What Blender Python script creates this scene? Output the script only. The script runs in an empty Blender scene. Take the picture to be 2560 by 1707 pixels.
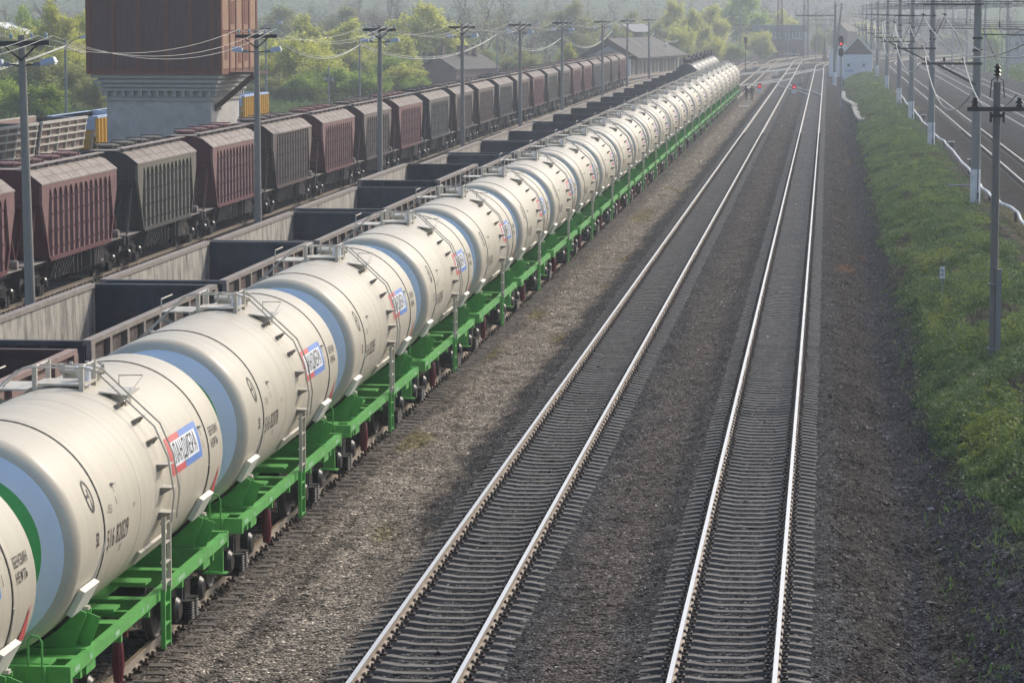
import bpy, bmesh, math, random
from mathutils import Vector, Matrix, noise
R_ = math.radians
PI = math.pi
rnd = random.Random(7)
S = bpy.context.scene
COL = S.collection

# ------------------------------------------------------------------ camera
F_PX, YAW, PIT, CAM_H = 7577.9, R_(5.921), R_(6.175), 10.027
cd = bpy.data.cameras.new('camera'); cam = bpy.data.objects.new('camera', cd); COL.objects.link(cam)
cd.sensor_width = 36; cd.lens = F_PX / 2560 * 36; cd.clip_start = 1; cd.clip_end = 12000
cam.location = (0, 0, CAM_H); cam.rotation_euler = (PI / 2 - PIT, 0, YAW)
S.camera = cam
_fw = Vector((-math.sin(YAW) * math.cos(PIT), math.cos(YAW) * math.cos(PIT), -math.sin(PIT)))
_ri = Vector((math.cos(YAW), math.sin(YAW), 0)); _up = _ri.cross(_fw)
def at(px, py, Y):                      # a pixel of the photograph at a distance Y down the line -> world point
    r = _fw + _ri * ((px - 1280) / F_PX) + _up * ((853.5 - py) / F_PX)
    t = Y / r.y
    return Vector((r.x * t, Y, CAM_H + r.z * t))
def pix(X, Y, Z):
    p = Vector((X, Y, Z - CAM_H)); d = p.dot(_fw)
    return 1280 + F_PX * p.dot(_ri) / d, 853.5 - F_PX * p.dot(_up) / d

# ------------------------------------------------------------------ light, sky
SUN_AZ, SUN_EL = R_(35), R_(35)
w = bpy.data.worlds.new('World'); S.world = w; w.use_nodes = True
nt = w.node_tree; sky = nt.nodes.new('ShaderNodeTexSky'); sky.sky_type = 'NISHITA'; sky.sun_disc = False
sky.sun_elevation = SUN_EL; sky.sun_rotation = SUN_AZ; sky.dust_density = 3.0; sky.air_density = 1.0
nt.links.new(sky.outputs[0], nt.nodes['Background'].inputs[0]); nt.nodes['Background'].inputs[1].default_value = 0.15
sl = bpy.data.lights.new('sun', 'SUN'); sun = bpy.data.objects.new('sun', sl); COL.objects.link(sun)
sl.energy = 2.35; sl.angle = R_(1.0); sl.color = (1, 0.94, 0.84)
sd = Vector((math.sin(SUN_AZ) * math.cos(SUN_EL), math.cos(SUN_AZ) * math.cos(SUN_EL), math.sin(SUN_EL)))
sun.rotation_euler = sd.to_track_quat('Z', 'Y').to_euler(); sun.location = (60, 60, 60)
S.view_settings.view_transform = 'Standard'; S.view_settings.look = 'None'; S.view_settings.gamma = 1
S.view_settings.exposure = 0.24
S.cycles.use_denoising = True
S.cycles.max_bounces = 6; S.cycles.diffuse_bounces = 3; S.cycles.glossy_bounces = 3; S.cycles.transmission_bounces = 3
S.cycles.volume_bounces = 1; S.cycles.volume_step_rate = 4

# ------------------------------------------------------------------ materials
def mat(name, col, rough=0.6, metal=0.0, var=0.15, scale=3.0, bump=0.0, bscale=40.0, dirt=None, dscale=1.5, damt=0.5, stretch=None, spec=None, objvar=0.0, translucent=0.0, emit=None):
    m = bpy.data.materials.new(name); m.use_nodes = True
    n = m.node_tree.nodes; L = m.node_tree.links; b = n['Principled BSDF']
    b.inputs['Roughness'].default_value = rough; b.inputs['Metallic'].default_value = metal
    if spec is not None: b.inputs['Specular IOR Level'].default_value = spec
    tc = n.new('ShaderNodeTexCoord'); oi = n.new('ShaderNodeObjectInfo')
    mp = n.new('ShaderNodeMapping'); L.new(tc.outputs['Object'], mp.inputs['Vector'])
    if stretch: mp.inputs['Scale'].default_value = stretch
    mul = n.new('ShaderNodeVectorMath'); mul.operation = 'SCALE'; mul.inputs[0].default_value = (37, 91, 53); L.new(oi.outputs['Random'], mul.inputs['Scale'])
    L.new(mul.outputs[0], mp.inputs['Location'])
    nz = n.new('ShaderNodeTexNoise'); nz.inputs['Scale'].default_value = scale; nz.inputs['Detail'].default_value = 6; nz.inputs['Roughness'].default_value = .65
    L.new(mp.outputs[0], nz.inputs['Vector'])
    hsv = n.new('ShaderNodeHueSaturation'); hsv.inputs['Color'].default_value = (*col, 1)
    mr = n.new('ShaderNodeMapRange'); mr.inputs['From Min'].default_value = .25; mr.inputs['From Max'].default_value = .75
    mr.inputs['To Min'].default_value = 1 - var; mr.inputs['To Max'].default_value = 1 + var
    L.new(nz.outputs['Fac'], mr.inputs['Value'])
    if objvar:
        m2 = n.new('ShaderNodeMapRange'); m2.inputs['To Min'].default_value = 1 - objvar; m2.inputs['To Max'].default_value = 1 + objvar
        L.new(oi.outputs['Random'], m2.inputs['Value'])
        m3 = n.new('ShaderNodeMath'); m3.operation = 'MULTIPLY'; L.new(mr.outputs[0], m3.inputs[0]); L.new(m2.outputs[0], m3.inputs[1]); L.new(m3.outputs[0], hsv.inputs['Value'])
    else: L.new(mr.outputs[0], hsv.inputs['Value'])
    out = hsv.outputs[0]
    if dirt:
        nd = n.new('ShaderNodeTexNoise'); nd.inputs['Scale'].default_value = dscale; nd.inputs['Detail'].default_value = 8; nd.inputs['Roughness'].default_value = .7
        L.new(mp.outputs[0], nd.inputs['Vector'])
        rp = n.new('ShaderNodeMapRange'); rp.inputs['From Min'].default_value = .45; rp.inputs['From Max'].default_value = .68; rp.inputs['To Max'].default_value = damt
        L.new(nd.outputs['Fac'], rp.inputs['Value'])
        mx = n.new('ShaderNodeMix'); mx.data_type = 'RGBA'; mx.inputs['B'].default_value = (*dirt, 1)
        L.new(rp.outputs[0], mx.inputs['Factor']); L.new(out, mx.inputs['A']); out = mx.outputs['Result']
    L.new(out, b.inputs['Base Color'])
    if bump:
        nb = n.new('ShaderNodeTexNoise'); nb.inputs['Scale'].default_value = bscale; nb.inputs['Detail'].default_value = 4; L.new(mp.outputs[0], nb.inputs['Vector'])
        bp = n.new('ShaderNodeBump'); bp.inputs['Strength'].default_value = bump; bp.inputs['Distance'].default_value = .02
        L.new(nb.outputs['Fac'], bp.inputs['Height']); L.new(bp.outputs[0], b.inputs['Normal'])
    if translucent:
        tr = n.new('ShaderNodeBsdfTranslucent'); L.new(out, tr.inputs['Color'])
        ms = n.new('ShaderNodeMixShader'); ms.inputs[0].default_value = translucent
        L.new(b.outputs[0], ms.inputs[1]); L.new(tr.outputs[0], ms.inputs[2]); L.new(ms.outputs[0], n['Material Output'].inputs['Surface'])
    if emit:
        b.inputs['Emission Color'].default_value = (*emit[:3], 1); b.inputs['Emission Strength'].default_value = emit[3]
    return m
M = {}
M['cream'] = mat('cream_paint', (.56, .51, .415), .44, .0, .05, .8, spec=.3, stretch=(.5, 4.5, .5), dirt=(.40, .36, .29), dscale=.9, damt=.42, objvar=.05)
M['cream_part'] = mat('cream_fittings', (.62, .58, .49), .45, 0, .1, 4, dirt=(.25, .2, .15), damt=.4)
M['blue'] = mat('pale_blue_paint', (.62, .78, .98), .4, 0, .05, 2)
M['rim'] = mat('rim_shade_paint', (.47, .49, .44), .4, 0, .06, 2)  # shade on the cream knuckle of the tank end, put into the colour
M['greenring'] = mat('green_end_paint', (.04, .40, .12), .4, 0, .06, 2)
M['green'] = mat('green_frame_paint', (.12, .44, .095), .5, 0, .12, 2.5, dirt=(.07, .17, .05), dscale=3, damt=.5)
M['seam'] = mat('strap_dark', (.10, .09, .075), .6)
M['black'] = mat('black_lettering', (.04, .035, .03), .6)
M['sred'] = mat('sign_red', (.62, .10, .10), .5); M['sblue'] = mat('sign_blue', (.12, .24, .60), .5); M['swhite'] = mat('sign_white', (.8, .82, .86), .5)
M['oily'] = mat('oily_black_steel', (.025, .023, .022), .36, .3, .3, 6, dirt=(.09, .075, .06), dscale=5, damt=.5)
M['wheel'] = mat('wheel_steel', (.09, .08, .075), .5, .4, .2, 5)
M['spring'] = mat('coil_spring', (.03, .028, .027), .5, .2, .2, 6)
M['shock'] = mat('dark_red_primer', (.16, .02, .03), .35, 0, .2, 8)
M['steel'] = mat('polished_rail_head', (.72, .70, .68), .32, .85, .06, 2)
M['rail'] = mat('brown_rail_side', (.36, .30, .235), .65, .1, .25, 5, dirt=(.17, .12, .09), dscale=3)
M['dullrail'] = mat('dull_brown_rail', (.30, .22, .15), .5, .3, .25, 5)
M['sleeper'] = mat('concrete_sleeper', (.155, .146, .136), .9, 0, .18, 6, dirt=(.07, .06, .055), dscale=2.2, damt=.6, objvar=.2)
M['oldsleeper'] = mat('dirty_sleeper', (.13, .115, .10), .9, 0, .25, 6, dirt=(.06, .05, .04), dscale=4, damt=.7, objvar=.25)
M['fast'] = mat('rusty_fastener', (.05, .032, .026), .6, .2, .3, 20)
M['concrete'] = mat('mast_concrete', (.27, .275, .275), .85, 0, .15, 3, stretch=(4, 4, .5), dirt=(.17, .17, .17), dscale=3)
M['polewood'] = mat('weathered_pole', (.32, .305, .275), .85, 0, .2, 5, stretch=(8, 8, .5))
M['whitewash'] = mat('whitewash', (.86, .88, .90), .8, 0, .08, 5, dirt=(.35, .35, .33), damt=.4)
M['postwood'] = mat('dark_post_wood', (.21, .20, .185), .85, 0, .25, 5, stretch=(8, 8, .5))
M['darksteel'] = mat('dark_steel', (.06, .06, .062), .6, .3, .2, 6)
M['greysteel'] = mat('grey_galvanised', (.26, .28, .30), .55, .2, .15, 6)
M['lamp'] = mat('lamp_housing', (.55, .60, .68), .35, .2, .08, 8)
M['lampglass'] = mat('lamp_glass', (.8, .82, .8), .15)
M['insul'] = mat('brown_insulator', (.035, .022, .02), .12)
M['insulw'] = mat('glass_insulator', (.45, .55, .55), .12)
M['wire'] = mat('aluminium_wire', (.34, .34, .32), .45, .3)
M['cable'] = mat('pale_cable', (.62, .62, .54), .6)
M['dustroof'] = mat('dusty_roof', (.31, .265, .235), .85, 0, .15, 2, stretch=(1, .35, 1), dirt=(.20, .155, .135), dscale=1.8, damt=.8, objvar=.12)
def hop(name, c, d): return mat(name, tuple(v * .85 for v in c), .7, 0, .2, 3, dirt=tuple(v * .75 for v in d), dscale=2.0, damt=.5)
HOP = {'maroon': (hop('hopper_maroon', (.13, .026, .032), (.13, .06, .055)), hop('dusty_maroon', (.25, .125, .12), (.16, .065, .065))),
       'brown': (hop('hopper_brown', (.075, .038, .034), (.12, .085, .07)), hop('dusty_brown', (.195, .15, .13), (.12, .085, .07))),
       'grey': (hop('hopper_grey', (.045, .045, .04), (.09, .085, .07)), hop('dusty_grey', (.175, .16, .125), (.10, .092, .07))),
       'slate': (hop('hopper_slate', (.035, .04, .045), (.08, .08, .075)), hop('dusty_slate', (.15, .145, .135), (.08, .08, .075)))}
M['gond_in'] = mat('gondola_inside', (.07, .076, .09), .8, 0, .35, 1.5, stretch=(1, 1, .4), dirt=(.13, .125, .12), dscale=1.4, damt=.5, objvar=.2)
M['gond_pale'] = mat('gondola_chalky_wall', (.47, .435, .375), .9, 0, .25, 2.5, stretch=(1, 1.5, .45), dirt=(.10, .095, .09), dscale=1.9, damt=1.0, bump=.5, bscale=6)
M['gond_out'] = mat('gondola_outside', (.085, .06, .055), .75, 0, .25, 2, dirt=(.20, .17, .15), dscale=3, damt=.6, objvar=.2)
M['gond_rib'] = mat('gondola_dusty_rib', (.30, .26, .23), .8, 0, .2, 3, dirt=(.13, .10, .09), dscale=4)
M['gond_rose'] = mat('gondola_rose', (.36, .25, .22), .75, 0, .12, 2, dirt=(.22, .14, .125), dscale=3)
M['gond_rose_in'] = mat('gondola_rose_inside', (.085, .05, .048), .8, 0, .2, 2)
M['darktank'] = mat('grimy_tank', (.045, .043, .042), .45, 0, .25, 2, dirt=(.13, .12, .10), dscale=1.4, damt=.4)
M['dumpw'] = mat('dump_pale', (.55, .53, .47), .6, 0, .12, 3, dirt=(.3, .28, .24), damt=.5)
M['dumpdark'] = mat('dump_dark', (.05, .05, .055), .7)
M['dumpin'] = mat('dump_inside', (.24, .17, .14), .8)
M['yellow'] = mat('yellow_paint', (.72, .40, .02), .35, 0, .12, 3)
M['paleblue'] = mat('light_blue_paint', (.42, .53, .72), .5, 0, .1, 3)
M['towerwood'] = mat('tower_boards', (.155, .08, .07), .85, 0, .35, 2.2, stretch=(7, 7, .25), dirt=(.075, .055, .05), dscale=1.2, damt=.7, bump=.4, bscale=6)
M['towertrim'] = mat('tower_trim', (.20, .075, .05), .8, 0, .25, 3, stretch=(4, 4, .4))
M['towerpanel'] = mat('tower_panel', (.40, .235, .15), .8, 0, .2, 3, dirt=(.2, .10, .07), damt=.5)
M['stucco'] = mat('tower_stucco', (.58, .555, .51), .9, 0, .15, 1.2, bump=.6, bscale=5, dirt=(.36, .35, .33), dscale=1.1, damt=.6)
M['brick'] = mat('weathered_brickwork', (.56, .55, .51), .9, 0, .3, 3, bump=.5, bscale=12, dirt=(.32, .31, .29), dscale=3, damt=.7)
M['barkroof'] = mat('dark_roof', (.055, .046, .044), .85, 0, .2, 1.5, dirt=(.09, .08, .072), dscale=.6, damt=.4)
M['gable'] = mat('grey_gable', (.34, .36, .40), .9, 0, .1, 2)
M['oldwall'] = mat('patchy_plank_wall', (.40, .37, .31), .9, 0, .35, 1.6, stretch=(1.2, 1.2, .15), dirt=(.13, .10, .085), dscale=1.0, damt=.95)
M['whitewall'] = mat('white_house_wall', (.80, .84, .90), .8, 0, .04, 2, dirt=(.5, .52, .55), dscale=1.5, damt=.3)
M['gablebrown'] = mat('brown_boards', (.15, .115, .10), .85, 0, .2, 3, stretch=(5, 5, .3))
M['window'] = mat('window_glass', (.05, .07, .09), .08)
M['cabbrick'] = mat('cabin_brick', (.16, .11, .10), .9, 0, .2, 2)
M['cabroof'] = mat('cabin_fascia', (.20, .21, .23), .7)
M['glass'] = mat('cabin_glass', (.20, .27, .33), .1)
M['orange'] = mat('orange_plaster', (.55, .36, .20), .8)
M['redlamp'] = mat('red_lamp', (.8, .02, .03), .3, emit=(1, .03, .06, 1.8))
M['redpaint'] = mat('red_paint', (.55, .05, .06), .5)
M['skin'] = mat('skin', (.45, .28, .2), .6); M['navy'] = mat('dark_jacket', (.03, .03, .035), .8); M['trouser'] = mat('dark_trousers', (.04, .04, .045), .8); M['hair'] = mat('dark_hair', (.03, .02, .015), .6); M['bluetop'] = mat('light_blue_jacket', (.30, .38, .52), .8)
M['bark'] = mat('bark', (.095, .08, .068), .9, 0, .25, 6)
def leafmat(name, c, c2): return mat(name, c, .6, 0, .35, .9, dirt=c2, dscale=.45, damt=.8, objvar=.15, translucent=.6, spec=.2)
LEAF = {'yellow': leafmat('fresh_yellow_leaves', (.58, .58, .13), (.44, .49, .11)), 'green': leafmat('spring_green_leaves', (.30, .42, .08), (.46, .50, .08)),
        'olive': leafmat('olive_buds', (.34, .36, .12), (.26, .27, .11)), 'bare': leafmat('reddish_buds', (.15, .12, .08), (.12, .12, .06)), 'conifer': leafmat('spruce_needles', (.03, .05, .03), (.045, .06, .035)),
        'forest': leafmat('far_wood_leaves', (.13, .135, .085), (.14, .11, .10))}

# grass: dark green to yellow green by position
def grassmat():
    m = mat('bank_grass', (.078, .145, .048), .55, 0, .45, .7, dirt=(.20, .27, .06), dscale=.5, damt=.75, translucent=.45, spec=.25)
    return m
M['grass'] = grassmat(); M['weed'] = mat('yellow_green_weeds', (.23, .29, .05), .55, 0, .4, .7, dirt=(.11, .18, .045), dscale=.6, damt=.7, translucent=.4, spec=.2)

# ground: earth colour per place (attribute) broken up into stones
def groundmat():
    m = bpy.data.materials.new('stony_ground'); m.use_nodes = True
    n = m.node_tree.nodes; L = m.node_tree.links; b = n['Principled BSDF']; b.inputs['Roughness'].default_value = .95; b.inputs['Specular IOR Level'].default_value = .0
    at_ = n.new('ShaderNodeAttribute'); at_.attribute_name = 'soil'
    g = n.new('ShaderNodeNewGeometry')
    v = n.new('ShaderNodeTexVoronoi'); v.inputs['Scale'].default_value = 16; v.inputs['Randomness'].default_value = 1; L.new(g.outputs['Position'], v.inputs['Vector'])
    sep = n.new('ShaderNodeSeparateColor'); L.new(v.outputs['Color'], sep.inputs[0])
    mr = n.new('ShaderNodeMapRange'); mr.inputs['To Min'].default_value = .12; mr.inputs['To Max'].default_value = 1.75; L.new(sep.outputs[0], mr.inputs['Value'])
    # a few stones much paler
    gt = n.new('ShaderNodeMapRange'); gt.inputs['From Min'].default_value = .90; gt.inputs['From Max'].default_value = 1; gt.inputs['To Max'].default_value = 2.2; L.new(sep.outputs[1], gt.inputs['Value'])
    ad = n.new('ShaderNodeMath'); ad.operation = 'ADD'; L.new(mr.outputs[0], ad.inputs[0]); L.new(gt.outputs[0], ad.inputs[1])
    nz = n.new('ShaderNodeTexNoise'); nz.inputs['Scale'].default_value = .9; nz.inputs['Detail'].default_value = 8; nz.inputs['Roughness'].default_value = .7; L.new(g.outputs['Position'], nz.inputs['Vector'])
    m2 = n.new('ShaderNodeMapRange'); m2.inputs['From Min'].default_value = .3; m2.inputs['From Max'].default_value = .7; m2.inputs['To Min'].default_value = .65; m2.inputs['To Max'].default_value = 1.35; L.new(nz.outputs['Fac'], m2.inputs['Value'])
    mm = n.new('ShaderNodeMath'); mm.operation = 'MULTIPLY'; L.new(ad.outputs[0], mm.inputs[0]); L.new(m2.outputs[0], mm.inputs[1])
    sc = n.new('ShaderNodeVectorMath'); sc.operation = 'SCALE'; L.new(at_.outputs['Color'], sc.inputs[0]); L.new(mm.outputs[0], sc.inputs['Scale'])
    L.new(sc.outputs[0], b.inputs['Base Color'])
    bp = n.new('ShaderNodeBump'); bp.inputs['Strength'].default_value = 1.0; bp.inputs['Distance'].default_value = .05; bp.invert = True
    L.new(v.outputs['Distance'], bp.inputs['Height']); L.new(bp.outputs[0], b.inputs['Normal'])
    return m
M['ground'] = groundmat()

# ------------------------------------------------------------------ mesh helper
class MB:
    def __init__(s): s.v = []; s.f = []; s.m = []
    def add(s, vs, fs, mi=0):
        o = len(s.v); s.v += [tuple(p) for p in vs]
        s.f += [tuple(o + i for i in f) for f in fs]; s.m += [mi] * len(fs)
    def box(s, x0, x1, y0, y1, z0, z1, mi=0):
        s.add([(x0, y0, z0), (x1, y0, z0), (x1, y1, z0), (x0, y1, z0), (x0, y0, z1), (x1, y0, z1), (x1, y1, z1), (x0, y1, z1)],
              [(0, 3, 2, 1), (4, 5, 6, 7), (0, 1, 5, 4), (1, 2, 6, 5), (2, 3, 7, 6), (3, 0, 4, 7)], mi)
    def beam(s, p0, p1, w, h, mi=0, up=(0, 0, 1)):
        p0 = Vector(p0); p1 = Vector(p1); d = (p1 - p0).normalized(); u = Vector(up)
        if abs(d.dot(u)) > .97: u = Vector((0, 1, 0))
        r = d.cross(u).normalized(); u = r.cross(d).normalized()
        vs = [p + r * (a * w / 2) + u * (b * h / 2) for p in (p0, p1) for a, b in ((-1, -1), (1, -1), (1, 1), (-1, 1))]
        s.add(vs, [(0, 1, 2, 3), (7, 6, 5, 4), (0, 4, 5, 1), (1, 5, 6, 2), (2, 6, 7, 3), (3, 7, 4, 0)], mi)
    def tube(s, pts, r, n=6, mi=0, cap=True):
        pts = [Vector(p) for p in pts]; rs = r if isinstance(r, (list, tuple)) else [r] * len(pts)
        vs = []; ref = Vector((0, 0, 1)); prev = None
        for i, p in enumerate(pts):
            d = ((pts[min(i + 1, len(pts) - 1)] - pts[max(i - 1, 0)])).normalized()
            if prev is None:
                a = d.cross(ref)
                if a.length < .1: a = d.cross(Vector((1, 0, 0)))
            else: a = prev - d * prev.dot(d)
            a.normalize(); prev = a; b = d.cross(a)
            vs += [p + (a * math.cos(2 * PI * k / n) + b * math.sin(2 * PI * k / n)) * rs[i] for k in range(n)]
        fs = [(i * n + k, i * n + (k + 1) % n, (i + 1) * n + (k + 1) % n, (i + 1) * n + k) for i in range(len(pts) - 1) for k in range(n)]
        if cap: fs += [tuple(range(n - 1, -1, -1)), tuple((len(pts) - 1) * n + k for k in range(n))]
        s.add(vs, fs, mi)
    def lathe(s, prof, o=(0, 0, 0), axis='z', n=20, mi=0, mis=None):   # prof: list of (radius, along)
        o = Vector(o); vs = []
        for r, a in prof:
            for k in range(n):
                c, q = math.cos(2 * PI * k / n) * r, math.sin(2 * PI * k / n) * r
                vs.append(o + (Vector((c, q, a)) if axis == 'z' else Vector((c, a, q)) if axis == 'y' else Vector((a, c, q))))
        b = len(s.v); s.v += [tuple(p) for p in vs]
        for i in range(len(prof) - 1):
            for k in range(n):
                s.f.append((b + i * n + k, b + i * n + (k + 1) % n, b + (i + 1) * n + (k + 1) % n, b + (i + 1) * n + k)); s.m.append(mis[i] if mis else mi)
        for i, rev in ((0, True), (len(prof) - 1, False)):
            if prof[i][0] > 1e-4:
                q = [b + i * n + k for k in range(n)]; s.f.append(tuple(q[::-1] if rev else q)); s.m.append((mis[min(i, len(mis) - 1)]) if mis else mi)
    def prism(s, poly, d0, d1, axis='y', mi=0):      # poly 2d extruded along axis
        def P(a, b, d): return (a, d, b) if axis == 'y' else (d, a, b) if axis == 'x' else (a, b, d)
        n = len(poly); vs = [P(a, b, d0) for a, b in poly] + [P(a, b, d1) for a, b in poly]
        s.add(vs, [tuple(range(n - 1, -1, -1)), tuple(range(n, 2 * n))] + [(k, (k + 1) % n, n + (k + 1) % n, n + k) for k in range(n)], mi)
    def mesh(s, name, mats, smooth=True, angle=32, fix=True):
        me = bpy.data.meshes.new(name); me.from_pydata(s.v, [], s.f)
        for m_ in mats: me.materials.append(m_)
        if len(mats) > 1: me.polygons.foreach_set('material_index', s.m)
        if fix:
            bm = bmesh.new(); bm.from_mesh(me); bmesh.ops.recalc_face_normals(bm, faces=bm.faces); bm.to_mesh(me); bm.free()
        if smooth:
            me.polygons.foreach_set('use_smooth', [True] * len(me.polygons)); me.set_sharp_from_angle(angle=R_(angle))
        me.update(); return me
    def build(s, name, mats, parent=None, loc=(0, 0, 0), rot=(0, 0, 0), **kw):
        if not isinstance(mats, (list, tuple)): mats = [mats]
        return link(name, s.mesh(name, mats, **kw), parent, loc, rot)
def link(name, me, parent=None, loc=(0, 0, 0), rot=(0, 0, 0)):
    o = bpy.data.objects.new(name, me); COL.objects.link(o); o.location = loc; o.rotation_euler = rot
    if parent: o.parent = parent
    return o
def tag(o, label=None, cat=None, group=None, kind=None):
    if label: o['label'] = label
    if cat: o['category'] = cat
    if group: o['group'] = group
    if kind: o['kind'] = kind
    return o
def thing(name, label, cat, loc=(0, 0, 0), rz=0, group=None):
    o = link(name, None, None, loc, (0, 0, rz)); return tag(o, label, cat, group)
KIDS = {}
def kids(o):
    return [c for c in COL.objects if c.parent == o]
def tree_of(o): return (o, [tree_of(c) for c in kids(o)])
def copy_tree(t, parent=None):
    o, ch = t; c = o.copy(); COL.objects.link(c)
    if parent: c.parent = parent
    for q in ch: copy_tree(q, c)
    return c
ORD = ['first', 'second', 'third', 'fourth', 'fifth', 'sixth', 'seventh', 'eighth', 'ninth', 'tenth', 'eleventh', 'twelfth', 'thirteenth', 'fourteenth', 'fifteenth', 'sixteenth', 'seventeenth', 'eighteenth', 'nineteenth', 'twentieth', 'twenty-first', 'twenty-second', 'twenty-third', 'twenty-fourth', 'twenty-fifth', 'twenty-sixth', 'twenty-seventh', 'twenty-eighth']

# ------------------------------------------------------------------ ground
PROF = [(-4000, 12), (-400, 2), (-90, .3), (-60, -.1), (-52, -.35), (-30.7, -.35), (-30.2, -.24), (-27.4, -.24), (-27, -.35), (-13.2, -.35), (-12.8, -.19), (-10.62, -.185), (-10.15, -.205), (-9.5, -.28), (-8.6, -.35), (-8.0, -.28), (-7.7, -.245),
        (-4.9, -.245), (-4.5, -.32), (-3.3, -.32), (-2.9, -.245), (-.1, -.245), (.25, -.3), (1.0, -.6), (1.75, -.95), (2.3, -.85), (3.2, -.32), (4.6, .32), (5.9, .66), (7.2, .62), (8.4, .44), (9.4, .1), (25.5, .08), (28, .3), (37, 3.2), (60, 4), (4000, 14)]
def sm(a, b, x):
    t = min(1, max(0, (x - a) / (b - a))); return t * t * (3 - 2 * t)
def prof(X):
    for (a, za), (b, zb) in zip(PROF, PROF[1:]):
        if X <= b: return za + (zb - za) * (X - a) / (b - a)
    return 14
def gz(X, Y):
    z = prof(X)
    if Y > 470 and -16 < X < 60:
        k = sm(500, 570, Y); flat = -.27
        if X > 0.2: z = z * (1 - k) + min(z, flat) * k if z < flat else z * (1 - k) + flat * k
    if Y > 900: z += 62 * sm(900, 2300, Y) + 18 * sm(1200, 2500, Y) * noise.noise((X / 420, Y / 700, 3))
    return z
def relief(X, Y):
    return (.12 * noise.noise((X * .5, Y * .14, 7)) + .13 * noise.noise((X * 1.3, Y * .5, 8)) + .05 * noise.noise((X * 3.1, Y * 1.2, 12)) + .22 * noise.noise((X * .33, Y * .11, 71))) * sm(2.3, 3.6, X) * (1 - sm(6.8, 8.2, X))
def mixc(a, b, t): return tuple(x + (y - x) * t for x, y in zip(a, b))
DARK = (.065, .063, .063); BROWN = (.098, .086, .078); DIRT = (.225, .195, .163); OLIVE = (.15, .125, .05); STONE = (.045, .045, .050); SOILG = (.075, .10, .042); GRAV = (.072, .071, .074); GRASS = (.075, .11, .03); T0D = (.105, .092, .082)
ZON = [(-70, GRASS), (-56, (.10, .11, .05)), (-50, BROWN), (-13.5, BROWN), (-12.6, T0D), (-10.5, T0D), (-10.0, (.15, .13, .112)), (-9.7, DIRT), (-8.5, DIRT), (-8.22, BROWN), (-8.02, DARK), (-4.75, DARK), (-4.3, BROWN), (-3.5, BROWN), (-3.1, DARK), (.15, DARK), (.5, (.060, .054, .050)), (1.3, (.054, .049, .046)), (1.7, STONE), (2.5, STONE), (3.0, SOILG), (7.0, SOILG), (7.9, BROWN), (8.5, GRAV), (10.6, (.062, .056, .050)), (13.9, (.062, .056, .050)), (14.8, GRAV), (27, GRAV), (28.5, GRASS), (4000, GRASS)]
def soil(X, Y):
    n1 = noise.noise((X * .9, Y * .22, 1)); n2 = noise.noise((X * 2.5, Y * .8, 5)); x = X + .26 * n1 + .30 * n2 + .12 * noise.noise((X * 6, Y * 2.4, 6))
    if Y > 540 and -14 < X < 60: return mixc((.088, .084, .082), (.075, .068, .063), sm(-.3, .3, n1))
    if -9.6 < X < -7.4: x -= .72 * (1 - sm(48, 70, Y))
    if 2.0 < X < 7: x -= 1.2 * (1 - sm(50, 80, Y)) * (1 - sm(5.5, 7, X))
    c = ZON[0][1]
    for (a, ca), (b, cb) in zip(ZON, ZON[1:]):
        if x <= b: c = mixc(ca, cb, max(0, (x - a) / (b - a))); break
    if 2.6 < X < 7.8:
        d = noise.noise((X * .45, Y * .16, 17)) + .5 * noise.noise((X * 1.3, Y * .6, 19)); c = mixc(c, (.060, .054, .046), 1 - sm(-.42, -.24, d))
    if -10.0 < X < -8.3:
        k = sm(.28, .5, noise.noise((X * .8, Y * .16, 11))); c = mixc(c, OLIVE, k * .7)
        c = mixc(c, (.07, .06, .052), sm(.25, .5, noise.noise((X * 3, Y * 1.1, 21))) * .6)
    if .2 < X < 1.8: c = mixc(c, (.17, .085, .045), sm(.42, .6, noise.noise((X * .9, Y * .13, 31))) * .5)
    if 14.5 < X < 17 or 8 < X < 10: c = mixc(c, (.13, .115, .055), sm(.1, .5, noise.noise((X * .5, Y * .05, 41))) * .6)
    if X > 27 and Y > 300: c = mixc(c, (.12, .16, .05), sm(0, .4, n1))
    if X < -50: c = mixc(c, BROWN, sm(0, .5, n1) * .6)
    return c
def make_ground():
    xs = [-4000, -2500, -1500, -900, -500, -300, -200, -130, -90, -75] + [-65 + 2.5 * i for i in range(20)]
    x = -14.0
    while x < 9.5: xs.append(x); x += .16
    xs += [9.5 + 1.0 * i for i in range(30)] + [42, 48, 60, 80, 120, 200, 400, 800, 1500, 2500, 4000]
    xs = sorted(set(xs)); ys = [-300, -60, 0, 25, 36]; y = 38.0
    while y < 600: ys.append(y); y *= 1.0036
    while y < 5200: ys.append(y); y *= 1.02
    nx = len(xs); V = []; CC = []
    rr = random.Random(3)
    for Y in ys:
        for X in xs:
            z = gz(X, Y)
            if -14 <= X <= 9.5 and 36 < Y < 600:
                a = .016 if (-13 < X < .2) else .05
                z += rr.uniform(-a, a) + (.07 * noise.noise((X * .8, Y * .35, 2)) if X > .4 else .02 * noise.noise((X * 1.1, Y * .7, 2)))
                z += relief(X, Y)
            V.append((X, Y, z)); CC += [*soil(X, Y), 1.0]
    Fs = [(j * nx + i, j * nx + i + 1, (j + 1) * nx + i + 1, (j + 1) * nx + i) for j in range(len(ys) - 1) for i in range(nx - 1)]
    me = bpy.data.meshes.new('ground'); me.from_pydata(V, [], Fs); me.materials.append(M['ground'])
    ca = me.color_attributes.new('soil', 'FLOAT_COLOR', 'POINT'); ca.data.foreach_set('color', CC)
    me.polygons.foreach_set('use_smooth', [True] * len(me.polygons)); me.update()
    tag(link('ground', me), kind='structure')
make_ground()

X1, X2 = -6.30, -1.49
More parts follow.
